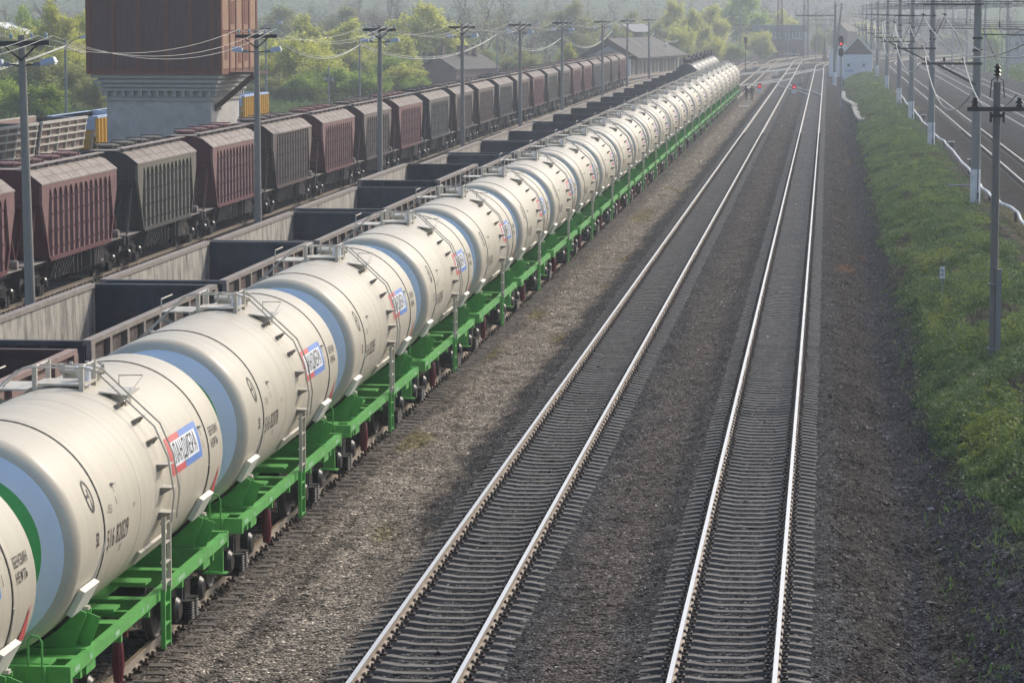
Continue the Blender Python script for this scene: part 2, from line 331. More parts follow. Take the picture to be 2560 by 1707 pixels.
# loose stones on the ballast and the earth between the tracks
def make_stones():
    rr = random.Random(11); b = MB(); O = [(1, 0, 0), (-1, 0, 0), (0, 1, 0), (0, -1, 0), (0, 0, 1), (0, 0, -1)]
    FO = [(0, 2, 4), (2, 1, 4), (1, 3, 4), (3, 0, 4), (2, 0, 5), (1, 2, 5), (3, 1, 5), (0, 3, 5)]
    for i in range(38000):
        u = rr.random(); Y = 43 * (330 / 43) ** (u ** 1.5); X = rr.uniform(-9.8, 3.2)
        if (-2.45 < X < -2.1 or -.9 < X < -.5 or -7.3 < X < -6.9 or -5.7 < X < -5.3): continue
        s = rr.uniform(.014, .034) * (1.0 if X < .2 else 1.35) * (1 + (Y - 43) / 260)
        if rr.random() < .003: s *= 2.8
        if i < 260: Y = 46 * (140 / 46) ** u; X = (X1 if i % 2 else X2) + rr.uniform(-.62, .62); s = rr.uniform(.03, .075)
        a = rr.uniform(0, PI); ca, sa = math.cos(a), math.sin(a); z = gz(X, Y) + s * .2
        sx, sy, sz = s * rr.uniform(.7, 1.4), s * rr.uniform(.7, 1.3), s * rr.uniform(.3, .55)
        b.add([(X + (p[0] * sx) * ca - (p[1] * sy) * sa, Y + (p[0] * sx) * sa + (p[1] * sy) * ca, z + p[2] * sz + rr.uniform(-.2, .2) * s) for p in O], FO)
    me = b.mesh('gravel', [M['ground']], smooth=False, fix=False)
    ca = me.color_attributes.new('soil', 'FLOAT_COLOR', 'POINT'); out = []
    for i in range(len(b.v) // 6):
        x, y, _ = b.v[i * 6]; c = soil(x, y); k = rr.uniform(.5, .9) if i < 260 else rr.uniform(1.4, 3.0) if rr.random() > .05 else rr.uniform(3.5, 6)
        out += [c[0] * k, c[1] * k, c[2] * k, 1] * 6
    ca.data.foreach_set('color', out)
    tag(link('gravel', me), kind='stuff')
make_stones()

# ------------------------------------------------------------------ railway tracks
def rail_mesh(path, name, off, mats, step=None):
    prof_ = [(-.036, 0), (.036, 0), (.036, -.032), (.010, -.05), (.010, -.148), (.068, -.164), (.068, -.18), (-.068, -.18), (-.068, -.164), (-.010, -.148), (-.010, -.05), (-.036, -.032)]
    n = len(prof_); b = MB(); vs = []
    for i, p in enumerate(path):
        a = path[max(i - 1, 0)]; c = path[min(i + 1, len(path) - 1)]
        d = Vector((c[0] - a[0], c[1] - a[1])).normalized(); nx_, ny_ = d.y, -d.x
        for q, z in prof_: vs.append((p[0] + nx_ * (off + q), p[1] + ny_ * (off + q), p[2] + z))
    b.v = vs
    for i in range(len(path) - 1):
        for k in range(n):
            b.f.append((i * n + k, (i + 1) * n + k, (i + 1) * n + (k + 1) % n, i * n + (k + 1) % n)); b.m.append(0 if k == 0 else 1)
    return b.mesh(name, mats, smooth=False)
def sleeper_mb(b, conc=True, fast=True, T=None):
    T = T or (lambda p: p)
    if conc:
        secs = [(-1.34, -.238), (-1.05, -.19), (-.55, -.186), (-.30, -.222), (.30, -.222), (.55, -.186), (1.05, -.19), (1.34, -.238)]
        vs = []
        for x, z in secs:
            for y, zz in ((-.13, -.42), (.13, -.42), (.085, z), (-.085, z)): vs.append(T((x, y, zz)))
        n = len(secs); fs = [(i * 4 + k, i * 4 + (k + 1) % 4, (i + 1) * 4 + (k + 1) % 4, (i + 1) * 4 + k) for i in range(n - 1) for k in range(4)]
        b.add(vs, fs + [(0, 1, 2, 3), (n * 4 - 1, n * 4 - 2, n * 4 - 3, n * 4 - 4)], 0)
    else:
        q = MB(); q.box(-1.36, 1.36, -.11, .11, -.40, -.188, 0); b.add([T(p) for p in q.v], q.f, 0)
    if fast:
        q = MB()
        for s in (-.795, .795):
            for t in (-1, 1):
                c = s + t * .125
                q.box(c - .055, c + .055, -.07, .07, -.19, -.15); q.box(c - .022, c + .022, -.025, .025, -.15, -.085)
                q.box(c - t * .075 - .02, c - t * .075 + .02, -.05, .05, -.165, -.12)
        b.add([T(p) for p in q.v], q.f, 1)
SLP = {}
def sleeper_proto(key):
    if key not in SLP:
        b = MB(); sleeper_mb(b, conc=(key == 'conc')); SLP[key] = b.mesh('sleeper', [M['sleeper'] if key == 'conc' else M['oldsleeper'], M['fast']], smooth=False)
    return SLP[key]
def track(label, fx, y0, y1, nsl=100, key='conc', mats=None, zoff=0.0, far=True, pitch=.545, sl=True, grp=None, dy=12):
    t = thing('railway_track', label, 'track', (0, 0, 0), 0, grp)
    pts = []; y = y0
    while y < y1: pts.append((fx(y), y, zoff)); y += dy if y < 400 else 6
    pts.append((fx(y1), y1, zoff))
    mats = mats or [M['steel'], M['rail']]
    for o in (-.795, .795): link('rail', rail_mesh(pts, 'rail', o, mats), t)
    if sl:
        me = sleeper_proto(key); y = y0 + .2; n = 0; rest = MB()
        while y < min(y1, 560):
            a = math.atan2(fx(y + 1) - fx(y - 1), 2)
            if n < nsl:
                o = link('sleeper', me, t, (fx(y) + rnd.uniform(-.02, .02), y, zoff), (0, 0, -a + rnd.uniform(-.012, .012)))
            else:
                c = (fx(y) + rnd.uniform(-.02, .02), y); ca, sa = math.cos(-a), math.sin(-a)
                sleeper_mb(rest, key == 'conc', y < 260, lambda p, c=c, ca=ca, sa=sa: (c[0] + p[0] * ca - p[1] * sa, c[1] + p[0] * sa + p[1] * ca, zoff + p[2]))
            y += pitch; n += 1
        if rest.v: tag(rest.build('sleepers', [M['sleeper'] if key == 'conc' else M['oldsleeper'], M['fast']], t, smooth=False), kind='stuff')
    return t
def bend(x0, yc, R): return lambda y: x0 + (0 if y < yc else (y - yc) ** 2 / (2 * R))
X0, X1, X2, XG, XH, XD = -11.52, -6.30, -1.49, -16.35, -28.80, -47.6
f0, f1, f2 = bend(X0, 640, 520), bend(X1, 645, 430), bend(X2, 585, 420)
track('straight main track with bright rails nearest the grassy bank', f2, 40, 760)
track('straight track with bright rails between the tank wagons and the bank track', f1, 40, 820)
track('brown railed track under the long train of cream tank wagons', f0, 34, 860, key='old', mats=[M['dullrail'], M['rail']])
fH = bend(XH, 425, 800)
track('brown railed track under the ribbed hopper wagons', fH, 88, 640, key='old', mats=[M['dullrail'], M['rail']])
track('track beneath the row of empty open gondola wagons', bend(XG, 600, 900), 44, 640, nsl=0, key='old', mats=[M['dullrail'], M['rail']])
track('far siding behind the water tower under the dump wagons', bend(XD, 900, 900), 120, 330, nsl=0, key='old', mats=[M['dullrail'], M['rail']])
track('siding curving past the front of the old warehouse', lambda y: fH(y) - 4.6, 440, 640, nsl=0, key='old', mats=[M['dullrail'], M['rail']])
ZR = .30
fr = [bend(12.2, 590, 520), bend(17.75, 575, 480), bend(22.25, 560, 460)]
track('electrified track beside the foot of the masts', fr[0], 110, 760, nsl=100, zoff=ZR)
track('middle electrified track right of the masts', fr[1], 150, 760, nsl=0, zoff=ZR)
track('farthest right electrified track under the portals', fr[2], 190, 760, nsl=0, zoff=ZR)
def cross(label, xa, ya, xb, yb):
    k = lambda y: xa + (xb - xa) * (lambda t: t * t * (3 - 2 * t) * .45 + t * .55)(min(1, max(0, (y - ya) / (yb - ya))))
    track(label, k, ya, yb, sl=False, mats=[M['steel'], M['greysteel']], zoff=.004, grp='crossovers between the tracks', dy=4)
cross('nearest crossover leaving the bank track to the left', X2, 378, X1, 434)
cross('crossover joining the tank wagon track just past the last tank wagon', X0 - .3, 420, X1, 476)
cross('crossover curving right in front of the white gabled house', X1, 508, X2, 560)
cross('far crossover passing behind the black signal post', -16.5, 490, X1, 566)
cross('farthest crossover towards the signal cabin', X0, 560, X1, 640)

# ------------------------------------------------------------------ grass on the bank
def make_grass():
    rr = random.Random(5); b = MB()
    def blade(X, Y, z, h, wd, lean, a):
        ca, sa = math.cos(a), math.sin(a); dx, dy = math.cos(a + 1.57) * lean * h, math.sin(a + 1.57) * lean * h
        b.add([(X - ca * wd, Y - sa * wd, z - .03), (X + ca * wd, Y + sa * wd, z - .03), (X + ca * wd * .8 + dx * .5, Y + sa * wd * .8 + dy * .5, z + h * .6), (X - ca * wd * .8 + dx * .5, Y - sa * wd * .8 + dy * .5, z + h * .6), (X + dx, Y + dy, z + h)], [(0, 1, 2, 3), (3, 2, 4)])
    N = 64000
    for i in range(N):
        Y = 46 * (520 / 46) ** (rr.random() ** 1.05)
        X = rr.uniform(2.2, 8.2 if Y > 120 else 7.6)
        edge = 2.85 + 1.25 * (1 - sm(50, 80, Y)) + .75 * noise.noise((Y * .06, 0, 9)) + .6 * noise.noise((Y * .22, 3, 9)) + ((.4 if 95 < Y < 135 else 0) + (.8 if 285 < Y < 430 else 0)) + (.75 if 285 < Y < 430 else 0)
        d = noise.noise((X * .45, Y * .16, 17)) + .5 * noise.noise((X * 1.3, Y * .6, 19))
        if X < edge and rr.random() > .06: continue
        if 4.6 < X < 7 and noise.noise((X * .8, Y * .12, 61)) > .36 and rr.random() > .1: continue
        if X > 7.0 and rr.random() > .35: continue
        if d < -.30 and rr.random() > .10: continue
        z = gz(X, Y) + relief(X, Y) + .07 * noise.noise((X * .8, Y * .35, 2)); tall = max(.35, 1 + 1.1 * noise.noise((X * .7, Y * .3, 23)))
        sc = (1 + Y / 230)
        for q in range(4):
            blade(X + rr.gauss(0, .05 * sc), Y + rr.gauss(0, .06 * sc), z, rr.uniform(.04, .11) * tall * (1 + Y / 700), rr.uniform(.006, .015) * sc, rr.uniform(.4, 1.6), rr.uniform(0, 2 * PI))
    # broad leaved weeds in cushions
    for i in range(11000):
        Y = 46 * (130 / 46) ** rr.random() if i % 2 else 46 * (420 / 46) ** rr.random(); X = rr.uniform(2.7, 7.5); q0 = noise.noise((X * .55, Y * .17, 29)) + .5 * noise.noise((X * 1.2, Y * .5, 31))
        if q0 < (-.22 if Y < 140 else .12) or noise.noise((X * .45, Y * .16, 17)) + .5 * noise.noise((X * 1.3, Y * .6, 19)) < -.3 or X < 2.95 + 1.25 * (1 - sm(50, 80, Y)) + .75 * noise.noise((Y * .06, 0, 9)) + ((.4 if 95 < Y < 135 else 0) + (.8 if 285 < Y < 430 else 0)): continue
        z = gz(X, Y) + relief(X, Y) + .03; R = rr.uniform(.09, .24) * (1 + 1.1 * q0); mi = 1 if noise.noise((X * .4, Y * .12, 37)) + rr.uniform(-.25, .25) > .30 else 0
        for q in range(26):
            a = rr.uniform(0, 2 * PI); e = rr.random() ** .6; p = (X + R * math.cos(a) * e, Y + R * math.sin(a) * e * 1.3); s = rr.uniform(.015, .040) * (1 + Y / 260)
            zz = z + R * (1 - e * e) * (.95 if Y < 140 else .6); t1 = Vector((rr.gauss(0, 1), rr.gauss(0, 1), rr.gauss(0, .7))).normalized() * s; t2 = t1.cross(Vector((rr.gauss(0, .6), rr.gauss(0, .6), 1))).normalized() * s * .6
            c = Vector((p[0], p[1], zz)); b.add([c - t1, c + t2, c + t1, c - t2], [(0, 1, 2, 3)], mi)
    # taller yellow-green clumps on the shoulder of the bank
    for i in range(460):
        Y = rr.choice((rr.uniform(88, 118), rr.uniform(58, 150), rr.uniform(150, 240))); X = rr.uniform(3.4, 6.2) if Y < 118 else rr.uniform(3.2, 6.8)
        if noise.noise((X * .5, Y * .15, 51)) < -.05: continue
        z = gz(X, Y) + relief(X, Y); R = rr.uniform(.22, .5); hh = rr.uniform(.3, .75) * (1 if Y < 150 else .6); mi = 1 if rr.random() < .55 else 0
        for q in range(150):
            a = rr.uniform(0, 2 * PI); e = rr.random() ** .55; f = rr.random(); c = Vector((X + R * e * math.cos(a), Y + R * e * math.sin(a) * 1.2, z + hh * f * (1.15 - .7 * e * e))); s = rr.uniform(.015, .04)
            t1 = Vector((rr.gauss(0, 1), rr.gauss(0, 1), rr.gauss(.5, .8))).normalized() * s; t2 = t1.cross(Vector((rr.gauss(0, .6), rr.gauss(0, .6), 1))).normalized() * s * .55
            b.add([c - t1, c + t2, c + t1, c - t2], [(0, 1, 2, 3)], mi)
    o = b.build('grass', [M['grass'], M['weed']], smooth=False, fix=False); tag(o, kind='stuff')
    # far verge left of the sidings and the right hand slope
    b = MB()
    b2 = b
    for i in range(9000):
        if rr.random() < .6: X, Y = rr.uniform(-95, -51), rr.uniform(180, 420)
        else: X, Y = rr.uniform(27.5, 42), rr.uniform(330, 760)
        z = gz(X, Y)
        for q in range(3):
            a = rr.uniform(0, 2 * PI); h = rr.uniform(.2, .7); wd = rr.uniform(.06, .14); ca, sa = math.cos(a), math.sin(a); x, y = X + rr.gauss(0, .3), Y + rr.gauss(0, .5)
            b.add([(x - ca * wd, y - sa * wd, z), (x + ca * wd, y + sa * wd, z), (x + rr.gauss(0, .2), y + rr.gauss(0, .2), z + h)], [(0, 1, 2)])
    tag(b.build('grass', M['grass'], smooth=False, fix=False), kind='stuff')
make_grass()

# ------------------------------------------------------------------ wagons: running gear
def mesh_bogie():
    b = MB()
    for s in (-1, 1):
        poly = [(-1.12, .62), (-.75, .70), (-.45, .93), (.45, .93), (.75, .70), (1.12, .62), (1.12, .40), (.80, .38), (.52, .30), (.45, .15), (-.45, .15), (-.52, .30), (-.80, .38), (-1.12, .40)]
        b.prism(poly, s * .98 - .07, s * .98 + .07, 'x', 0)
        b.box(s * .98 - .03, s * .98 + .15, -.30, .30, .46, .80, 1)         # window with springs
        for y in (-.17, .17):
            pr = []
            for k in range(8): pr += [(.105, .17 + k * .042), (.14, .191 + k * .042)]
            b.lathe(pr, (s * 1.17, y, 0), 'z', 12, 2)
        b.box(s * 1.08 - .12, s * 1.08 + .16, -.36, .36, .11, .165, 0)
        for y in (-.925, .925):
            b.lathe([(.0, -.14), (.19, -.12), (.21, .10), (.15, .16), (.0, .16)], (s * 1.08, y, .475), 'x', 12, 0)
    b.box(-1.15, 1.15, -.2, .2, .50, .78, 0)
    return b.mesh('bogie', [M['oily'], M['darksteel'], M['spring']])
def mesh_wheelset():
    b = MB()
    for s in (-1, 1):
        pr = [(.09, s * .72), (.40, s * .73), (.44, s * .725), (.505, s * .715), (.505, s * .745), (.475, s * .75), (.47, s * .855), (.44, s * .86), (.40, s * .83), (.14, s * .84), (.09, s * .86)]
        b.lathe(pr, (0, 0, .475), 'x', 24, 0)
    b.lathe([(.085, -.75), (.085, .75)], (0, 0, .475), 'x', 12, 0)
    return b.mesh('wheelset', [M['wheel']])
ME_BOGIE, ME_WHEEL = mesh_bogie(), mesh_wheelset()
def bogies(root, ys):
    for y in ys:
        g = link('bogie', ME_BOGIE, root, (0, y, 0))
        for d in (-.925, .925): link('wheelset', ME_WHEEL, g, (0, d, 0))
def coupler(b, y, s, mi):
    b.box(-.16, .16, min(y, y + s * .35), max(y, y + s * .35), .92, 1.18, mi); b.prism([(-.2, 0), (.2, 0), (.24, .26), (.05, .2), (-.22, .22)], .95, 1.2, 'z', mi)
    b.v[-10:] = [(p[0], y + s * .33 + s * p[1], p[2]) for p in b.v[-10:]]

# lettering wrapped on a barrel
DG = bpy.context.evaluated_depsgraph_get
def text_mesh(body, size, sx=1.0, bold=0.0, space=1.0):
    c = bpy.data.curves.new('lettering', 'FONT'); c.body = body; c.size = size; c.resolution_u = 3; c.offset = bold; c.space_character = space; c.align_x = 'LEFT'
    o = bpy.data.objects.new('lettering', c); COL.objects.link(o)
    me = bpy.data.meshes.new_from_object(o.evaluated_get(DG())); bpy.data.objects.remove(o); bpy.data.curves.remove(c)
    bm = bmesh.new(); bm.from_mesh(me); bpy.data.meshes.remove(me)
    for k in range(-8, 12):
        bmesh.ops.bisect_plane(bm, geom=bm.verts[:] + bm.edges[:] + bm.faces[:], plane_co=(0, k * .07, 0), plane_no=(0, 1, 0))
    bm.verts.index_update()
    vs = [(v.co.x * sx, v.co.y) for v in bm.verts]; fs = [tuple(v.index for v in f.verts) for f in bm.faces]; bm.free()
    return vs, fs
TR, TZ = 1.57, 2.83
def wrapped(b, data, y0, deg, off=.006, mi=0):
    vs, fs = data; r = TR + off; t0 = R_(deg)
    b.add([(r * math.cos(t0 + v / TR), y0 + u, TZ + r * math.sin(t0 + v / TR)) for u, v in vs], fs, mi)
def rect_patch(b, y0, y1, v0, v1, deg, off, mi, ny=4, nv=6):
    vs = [(y0 + (y1 - y0) * i / ny, v0 + (v1 - v0) * j / nv) for j in range(nv + 1) for i in range(ny + 1)]
    wrapped(b, (vs, [(j * (ny + 1) + i, j * (ny + 1) + i + 1, (j + 1) * (ny + 1) + i + 1, (j + 1) * (ny + 1) + i) for j in range(nv) for i in range(ny)]), 0, deg, off, mi)

# ------------------------------------------------------------------ cream tank wagon
WL = 10.8                                     # over the end beams; 12.02 over couplers
def tank_proto():
    t = thing('tank_wagon', 'x', 'tank wagon')
    b = MB(); pr = []; n = 10; HA = .60
    for k in range(n + 1):                      # dished end with a tight knuckle
        r = TR * k / n
        a = HA - .50 * (1 - (r / TR) ** 3.4) ** .5 if k < n else HA
        pr.append((max(r, .001), a))
    extra = []
    for k in range(1, 9):
        r = TR * (n - 1 + 1 - (1 - k / 9) ** 2) / n; extra.append((r, HA - .50 * (1 - (r / TR) ** 3.4) ** .5))
    near = pr[:n] + extra + [(TR, HA)]
    far = [(r, WL - a) for r, a in near[::-1]]
    seam = []
    prof_ = near + seam + far
    b.lathe(prof_, (0, 0, TZ), 'y', 72, 0)
    tank = b.build('tank', [M['cream']], t, angle=50)
    # near-end rings: blue and green paint, rim coloured as cream in shade: a skin 4 mm proud of the dished end
    for nm, r0, r1, m_ in (('end_rim_shade', 1.405, 1.50, 'rim'), ('blue_end_ring', 1.125, 1.40, 'blue'), ('green_end_disc', .001, 1.12, 'greenring')):
        q = MB(); p2 = []
        for k in range(9):
            r = r0 + (r1 - r0) * k / 8; p2.append((r, HA - .50 * (1 - (r / TR) ** 3.4) ** .5 - .005))
        q.lathe(p2, (0, 0, TZ), 'y', 64, 0); q.build(nm, [M[m_]], tank, angle=80)
    for y, yb in ((1.9, 1.45), (9.1, 9.35)):    # hold-down straps with their rods
        q = MB(); arc = [R_(a) for a in range(-32, 213, 5)]
        vs = []; 
        for a in arc:
            for dy, rr_ in ((-.018, TR + .001), (-.018, TR + .014), (.018, TR + .014), (.018, TR + .001)): vs.append((math.cos(a) * rr_, y + dy, TZ + math.sin(a) * rr_))
        q.add(vs, [(i * 4 + k, i * 4 + (k + 1) % 4, (i + 1) * 4 + (k + 1) % 4, (i + 1) * 4 + k) for i in range(len(arc) - 1) for k in range(4)])
        st = q.build('strap', M['seam'], tank, smooth=False)
        for s in (-1, 1): q = MB(); q.tube([(s * (TR + .012) * math.cos(R_(-4)), y, TZ + TR * math.sin(R_(-4))), (s * 1.38, yb, 1.88)], .022, 6); q.box(s * 1.38 - .07, s * 1.38 + .07, yb - .06, yb + .06, 1.84, 1.89); q.build('tie_rod', M['cream_part'], st)
    for y in (4.17, 6.9):                       # weld seams standing 2 mm proud
        q = MB(); q.lathe([(TR + .002, y - .008), (TR + .004, y), (TR + .002, y + .008)], (0, 0, TZ), 'y', 72); q.build('weld_seam', M['cream_part'], tank)
    # company sign and stencils
    q = MB(); rect_patch(q, 6.38, 7.36, -.01, .58, 4.5, .005, 0); rect_patch(q, 7.36, 8.60, -.01, .58, 4.5, .005, 1)
    rect_patch(q, 6.60, 8.40, .10, .48, 4.5, .008, 2)
    tx = text_mesh('ЛАНДИЕРА', .42, .62, .005, 1.08); uw = max(u for u, v in tx[0]); wrapped(q, ([(u * 1.62 / uw, v + .145) for u, v in tx[0]], tx[1]), 6.69, 4.5, .011, 3)
    q.build('company_sign', [M['sred'], M['sblue'], M['swhite'], M['black']], tank, smooth=False)
    q = MB()
    for body, dv in (('БЕНЗИН', .20), ('НЕФТЬ', 0)):
        d = text_mesh(body, .19, .85, .002); wrapped(q, ([(u, v + dv) for u, v in d[0]], d[1]), 9.32, 5)
    q.build('cargo_lettering', M['black'], tank, smooth=False); q = MB()
    d = text_mesh('52', .26, .6, .008); wrapped(q, d, 1.42, -4); q.build('stencil_lettering', M['black'], tank, smooth=False); q = MB()
    for k in range(24):                          # round emblem
        a0, a1 = 2 * PI * k / 24, 2 * PI * (k + 1) / 24
        wrapped(q, ([(.17 * math.cos(a0), .24 * math.sin(a0)), (.17 * math.cos(a1), .24 * math.sin(a1)), (.13 * math.cos(a1), .19 * math.sin(a1)), (.13 * math.cos(a0), .19 * math.sin(a0))], [(0, 1, 2, 3)]), 1.45, 22)
    q.build('emblem_ring', M['black'], tank, smooth=False); q = MB()
    wrapped(q, ([(-.1, -.02), (.03, -.02), (.03, .03), (-.1, .03)], [(0, 1, 2, 3)]), 1.45, 22); q.build('emblem_bar', M['black'], tank, smooth=False); q = MB(); wrapped(q, ([(-.02, -.18), (.02, -.18), (.02, .1), (-.02, .1)], [(0, 1, 2, 3)]), 1.48, 22)
    q.build('emblem_bar', M['black'], tank, smooth=False)
    for txt, sz, y, dg in (('◦ 15,1', .17, 2.15, 8), ('т', .12, 2.15, -13), ('20', .14, 2.9, -15.5), ('24 т', .1, 3.66, 3)):
        q = MB(); d = text_mesh(txt.replace('◦', '-'), sz, .8); wrapped(q, d, y, dg); q.build('stencil_lettering', M['black'], tank, smooth=False)
    for y, dg in ((2.75, 10), (8.75, 8)): q = MB(); wrapped(q, ([(0, 0), (.02, 0), (.02, .3), (0, .3)], [(0, 1, 2, 3)]), y, dg); q.build('stencil_mark', M['black'], tank, smooth=False)
    q = MB(); wrapped(q, ([(0, 0), (.34, .0), (.20, .50)], [(0, 1, 2)]), 9.75, -26, .02); 
    q.v = [(x * 1.004, y, z) for x, y, z in q.v]; q.build('red_triangle', M['sred'], tank, smooth=False)
    for y in (2.75, 8.75): q = MB(); q.box(TR * math.cos(R_(21)) - .02, TR * math.cos(R_(21)) + .05, y - .05, y + .07, TZ + TR * math.sin(R_(21)) - .01, TZ + TR * math.sin(R_(21)) + .02); q.build('lifting_lug', M['cream_part'], tank)
    # green frame
    q = MB()
    for s in (-1, 1):
        q.box(s * 1.5 - .035, s * 1.5 + .035, .1, WL - .1, 1.175, 1.33); q.box(s * 1.5 - (.085 if s > 0 else -.035), s * 1.5 + (-.035 if s > 0 else .085), .12, WL - .12, 1.30, 1.327)
        q.box(s * .30 - .05, s * .30 + .05, .1, WL - .1, .92, 1.28)
    for y in (0, WL - .1): q.box(-1.54, 1.54, y, y + .1, 1.08, 1.345)
    for y in (.9, 3.3, 5.1, 7.5, 9.9): q.box(-1.46, 1.46, y - .05, y + .05, 1.0, 1.27); q.box(-1.46, 1.46, y - .12, y + .12, 1.271, 1.288)
    for y in (1.45, 9.35):
        q.box(-1.46, 1.46, y - .26, y + .26, .98, 1.34)
    for y in (.45, 4.2, 6.3, 10.3):
        for s in (-1, 1): q.box(s * .9 - .28, s * .9 + .28, y - .2, y + .2, 1.29, 1.33)
    for y in (3.9, 4.6): q.box(.2, 1.3, y - .06, y + .06, 1.12, 1.19)
    coupler(q, 0, -1, 1); coupler(q, WL, 1, 1)
    # white stencil ticks along the side sill
    for y, wd in ((.25, .28), (1.1, .12), (2.6, .25), (4.3, .1), (4.6, .1), (6.8, .5), (8.4, .14), (10.1, .3)):
        for s in (-1, 1): q.box(min(s * 1.536, s * 1.538), max(s * 1.536, s * 1.538), y, y + wd, 1.215, 1.285, 2)
    fr_ = q.build('frame', [M['green'], M['oily'], mat_tick], t)
    for y in (1.45, 9.35):
        for s in (-1, 1):
            q = MB()
            prof2 = [(s * .20, 1.345), (s * 1.27, 1.345), (s * 1.44, 1.78), (s * 1.44, 1.83), (s * 1.22, 1.90)]
            for a in range(-42, -84, -7): prof2.append((s * (TR + .055) * math.cos(R_(a)), TZ + (TR + .055) * math.sin(R_(a))))
            q.prism(prof2, y - .17, y - .13); q.prism(prof2, y + .13, y + .17)
            q.beam((s * 1.26, y, 1.35), (s * 1.43, y, 1.80), .38, .02, 0, (0, 1, 0)); q.box(s * .8 - .02, s * .8 + .02, y - .128, y + .128, 1.345, 1.62)
            q.build('saddle', M['green'], fr_)
            q = MB()
            for a in (-40, -47, -54, -61):
                c = Vector((s * math.cos(R_(a)), 0, math.sin(R_(a)))); p = Vector((0, y, TZ)) + c * (TR + .03); q.beam(p + Vector((0, -.22, 0)), p + Vector((0, .22, 0)), .185, .05, 0, c)
            q.build('saddle_block', M['fast'], fr_)
            q = MB(); a = -29; c = Vector((s * math.cos(R_(a)), 0, math.sin(R_(a)))); p = Vector((0, y - .22, TZ)) + c * (TR + .05); q.beam(p + Vector((0, -.42, 0)), p + Vector((0, .42, 0)), .40, .09, 0, c)
            q.build('saddle_pad', M['whitewash2'], fr_)
    for s in (-1, 1):                          # long cream foot plate low on the barrel
        q = MB(); a = -33; c = Vector((s * math.cos(R_(a)), 0, math.sin(R_(a)))); p = Vector((0, 5.75, TZ)) + c * (TR + .03)
        q.beam(p + Vector((0, -1.0, 0)), p + Vector((0, 1.1, 0)), .22, .05, 0, c); q.build('foot_plate', M['cream'], tank)
    for s, y in ((1, -.06), (-1, WL + .06)):
        q = MB(); d = -1 if y < 0 else 1
        q.tube([(s * 1.17, y, .95), (s * 1.17, y, 1.68), (s * 1.135, y + d * .02, 1.76), (s * 1.04, y + d * .02, 1.78), (s * .98, y, 1.70), (s * .98, y, .95)], .016, 6)
        q.box(s * 1.08 - .13, s * 1.08 - .10, y - .03, y + .03, .42, 1.36); q.box(s * 1.08 + .10, s * 1.08 + .13, y - .03, y + .03, .42, 1.36); q.box(s * 1.08 - .097, s * 1.08 + .097, y - .012, y + .012, .43, 1.36)
        q.box(s * 1.08 - .2, s * 1.08 + .2, y - .14, y + .10, .40, .418); q.build('shunter_step', M['green'], fr_)
    q = MB()                                    # red brake gear hanging between the bogies
    q.lathe([(.0, .1), (.07, .12), (.10, .4), (.08, .7), (.03, .85)], (1.15, 4.35, .05), 'z', 10); q.box(1.0, 1.3, 4.3, 4.4, .85, 1.0)
    q.build('brake_gear', M['shock'], fr_)
    bogies(t, (1.55, WL - 1.55))
    # side ladder up and over the barrel
    q = MB(); LY = 5.62
    for s in (-1, 1):
        for dy in (-.19, .19):
            q.box(s * 1.60 - .035, s * 1.60 + .035, LY + dy - .022, LY + dy + .022, .45, 1.36, 1)
            q.box(s * 1.62 - .03, s * 1.62 + .03, LY + dy - .02, LY + dy + .02, 1.33, 2.46, 0)
            arc = [(s * 1.74, LY + dy, 2.40)] + [(s * (TR + .22) * math.cos(R_(a)), LY + dy, TZ + (TR + .22) * math.sin(R_(a))) for a in (0, 18)]
            if s > 0 or True: arc += [(s * 1.50, LY + dy, TZ + 1.02), (s * .62, LY + dy, 4.66), (s * .42, LY + dy, 4.72), (0, LY + dy, 4.72)]
            q.tube(arc, .014, 5, 0)
        for z in (.5, .8, 1.1): q.box(s * 1.60 - .05, s * 1.60 + .03, LY - .168, LY + .168, z, z + .025, 1)
        for z in (1.45, 1.75, 2.05, 2.35): q.box(s * 1.62 - .06, s * 1.62 + .025, LY - .17, LY + .17, z, z + .025, 0)
        for a in (-12, 2, 15, 29, 43, 56):
            c = Vector((s * math.cos(R_(a)), 0, math.sin(R_(a)))); p = Vector((0, LY, TZ)) + c * TR
            o_ = p + Vector((s * .20, 0, .02)) if a < 20 else p + Vector((s * .15, 0, .09))
            up_ = p + Vector((s * -.02 * 0, 0, .0)); base = p - c * .01
            for dy in (-.16, .16):
                q.add([base + Vector((0, dy, -.10)) * 1, base + Vector((0, dy, .03)), o_ + Vector((0, dy, 0)), base + Vector((0, dy + .015, -.10)), base + Vector((0, dy + .015, .03)), o_ + Vector((0, dy + .015, 0))], [(0, 1, 2), (5, 4, 3), (0, 2, 5, 3), (1, 4, 5, 2), (0, 3, 4, 1)], 2)
            q.beam(base + Vector((0, 0, .02)), o_, .30, .02, 0)
    q.build('ladder', [M['cream_part'], M['green'], M['brackets']], t)
    # top walkway with rails and hatch
    q = MB()
    for x in (-.36, .36):
        for y in (5.55, 6.35): q.box(x - .035, x + .035, y - .035, y + .035, 4.28, 4.74)
    q.box(-.40, .40, 5.60, 6.30, 4.42, 4.455)
    for x in (-.36, .36): q.tube([(x, 5.5, 4.72), (x, 6.4, 4.72)], .016, 5)
    q.box(-1.05, -.45, 5.45, 6.45, 4.36, 4.385); q.tube([(-1.05, 5.45, 4.4), (-1.05, 5.45, 4.62), (-1.05, 6.4, 4.62)], .014, 5)
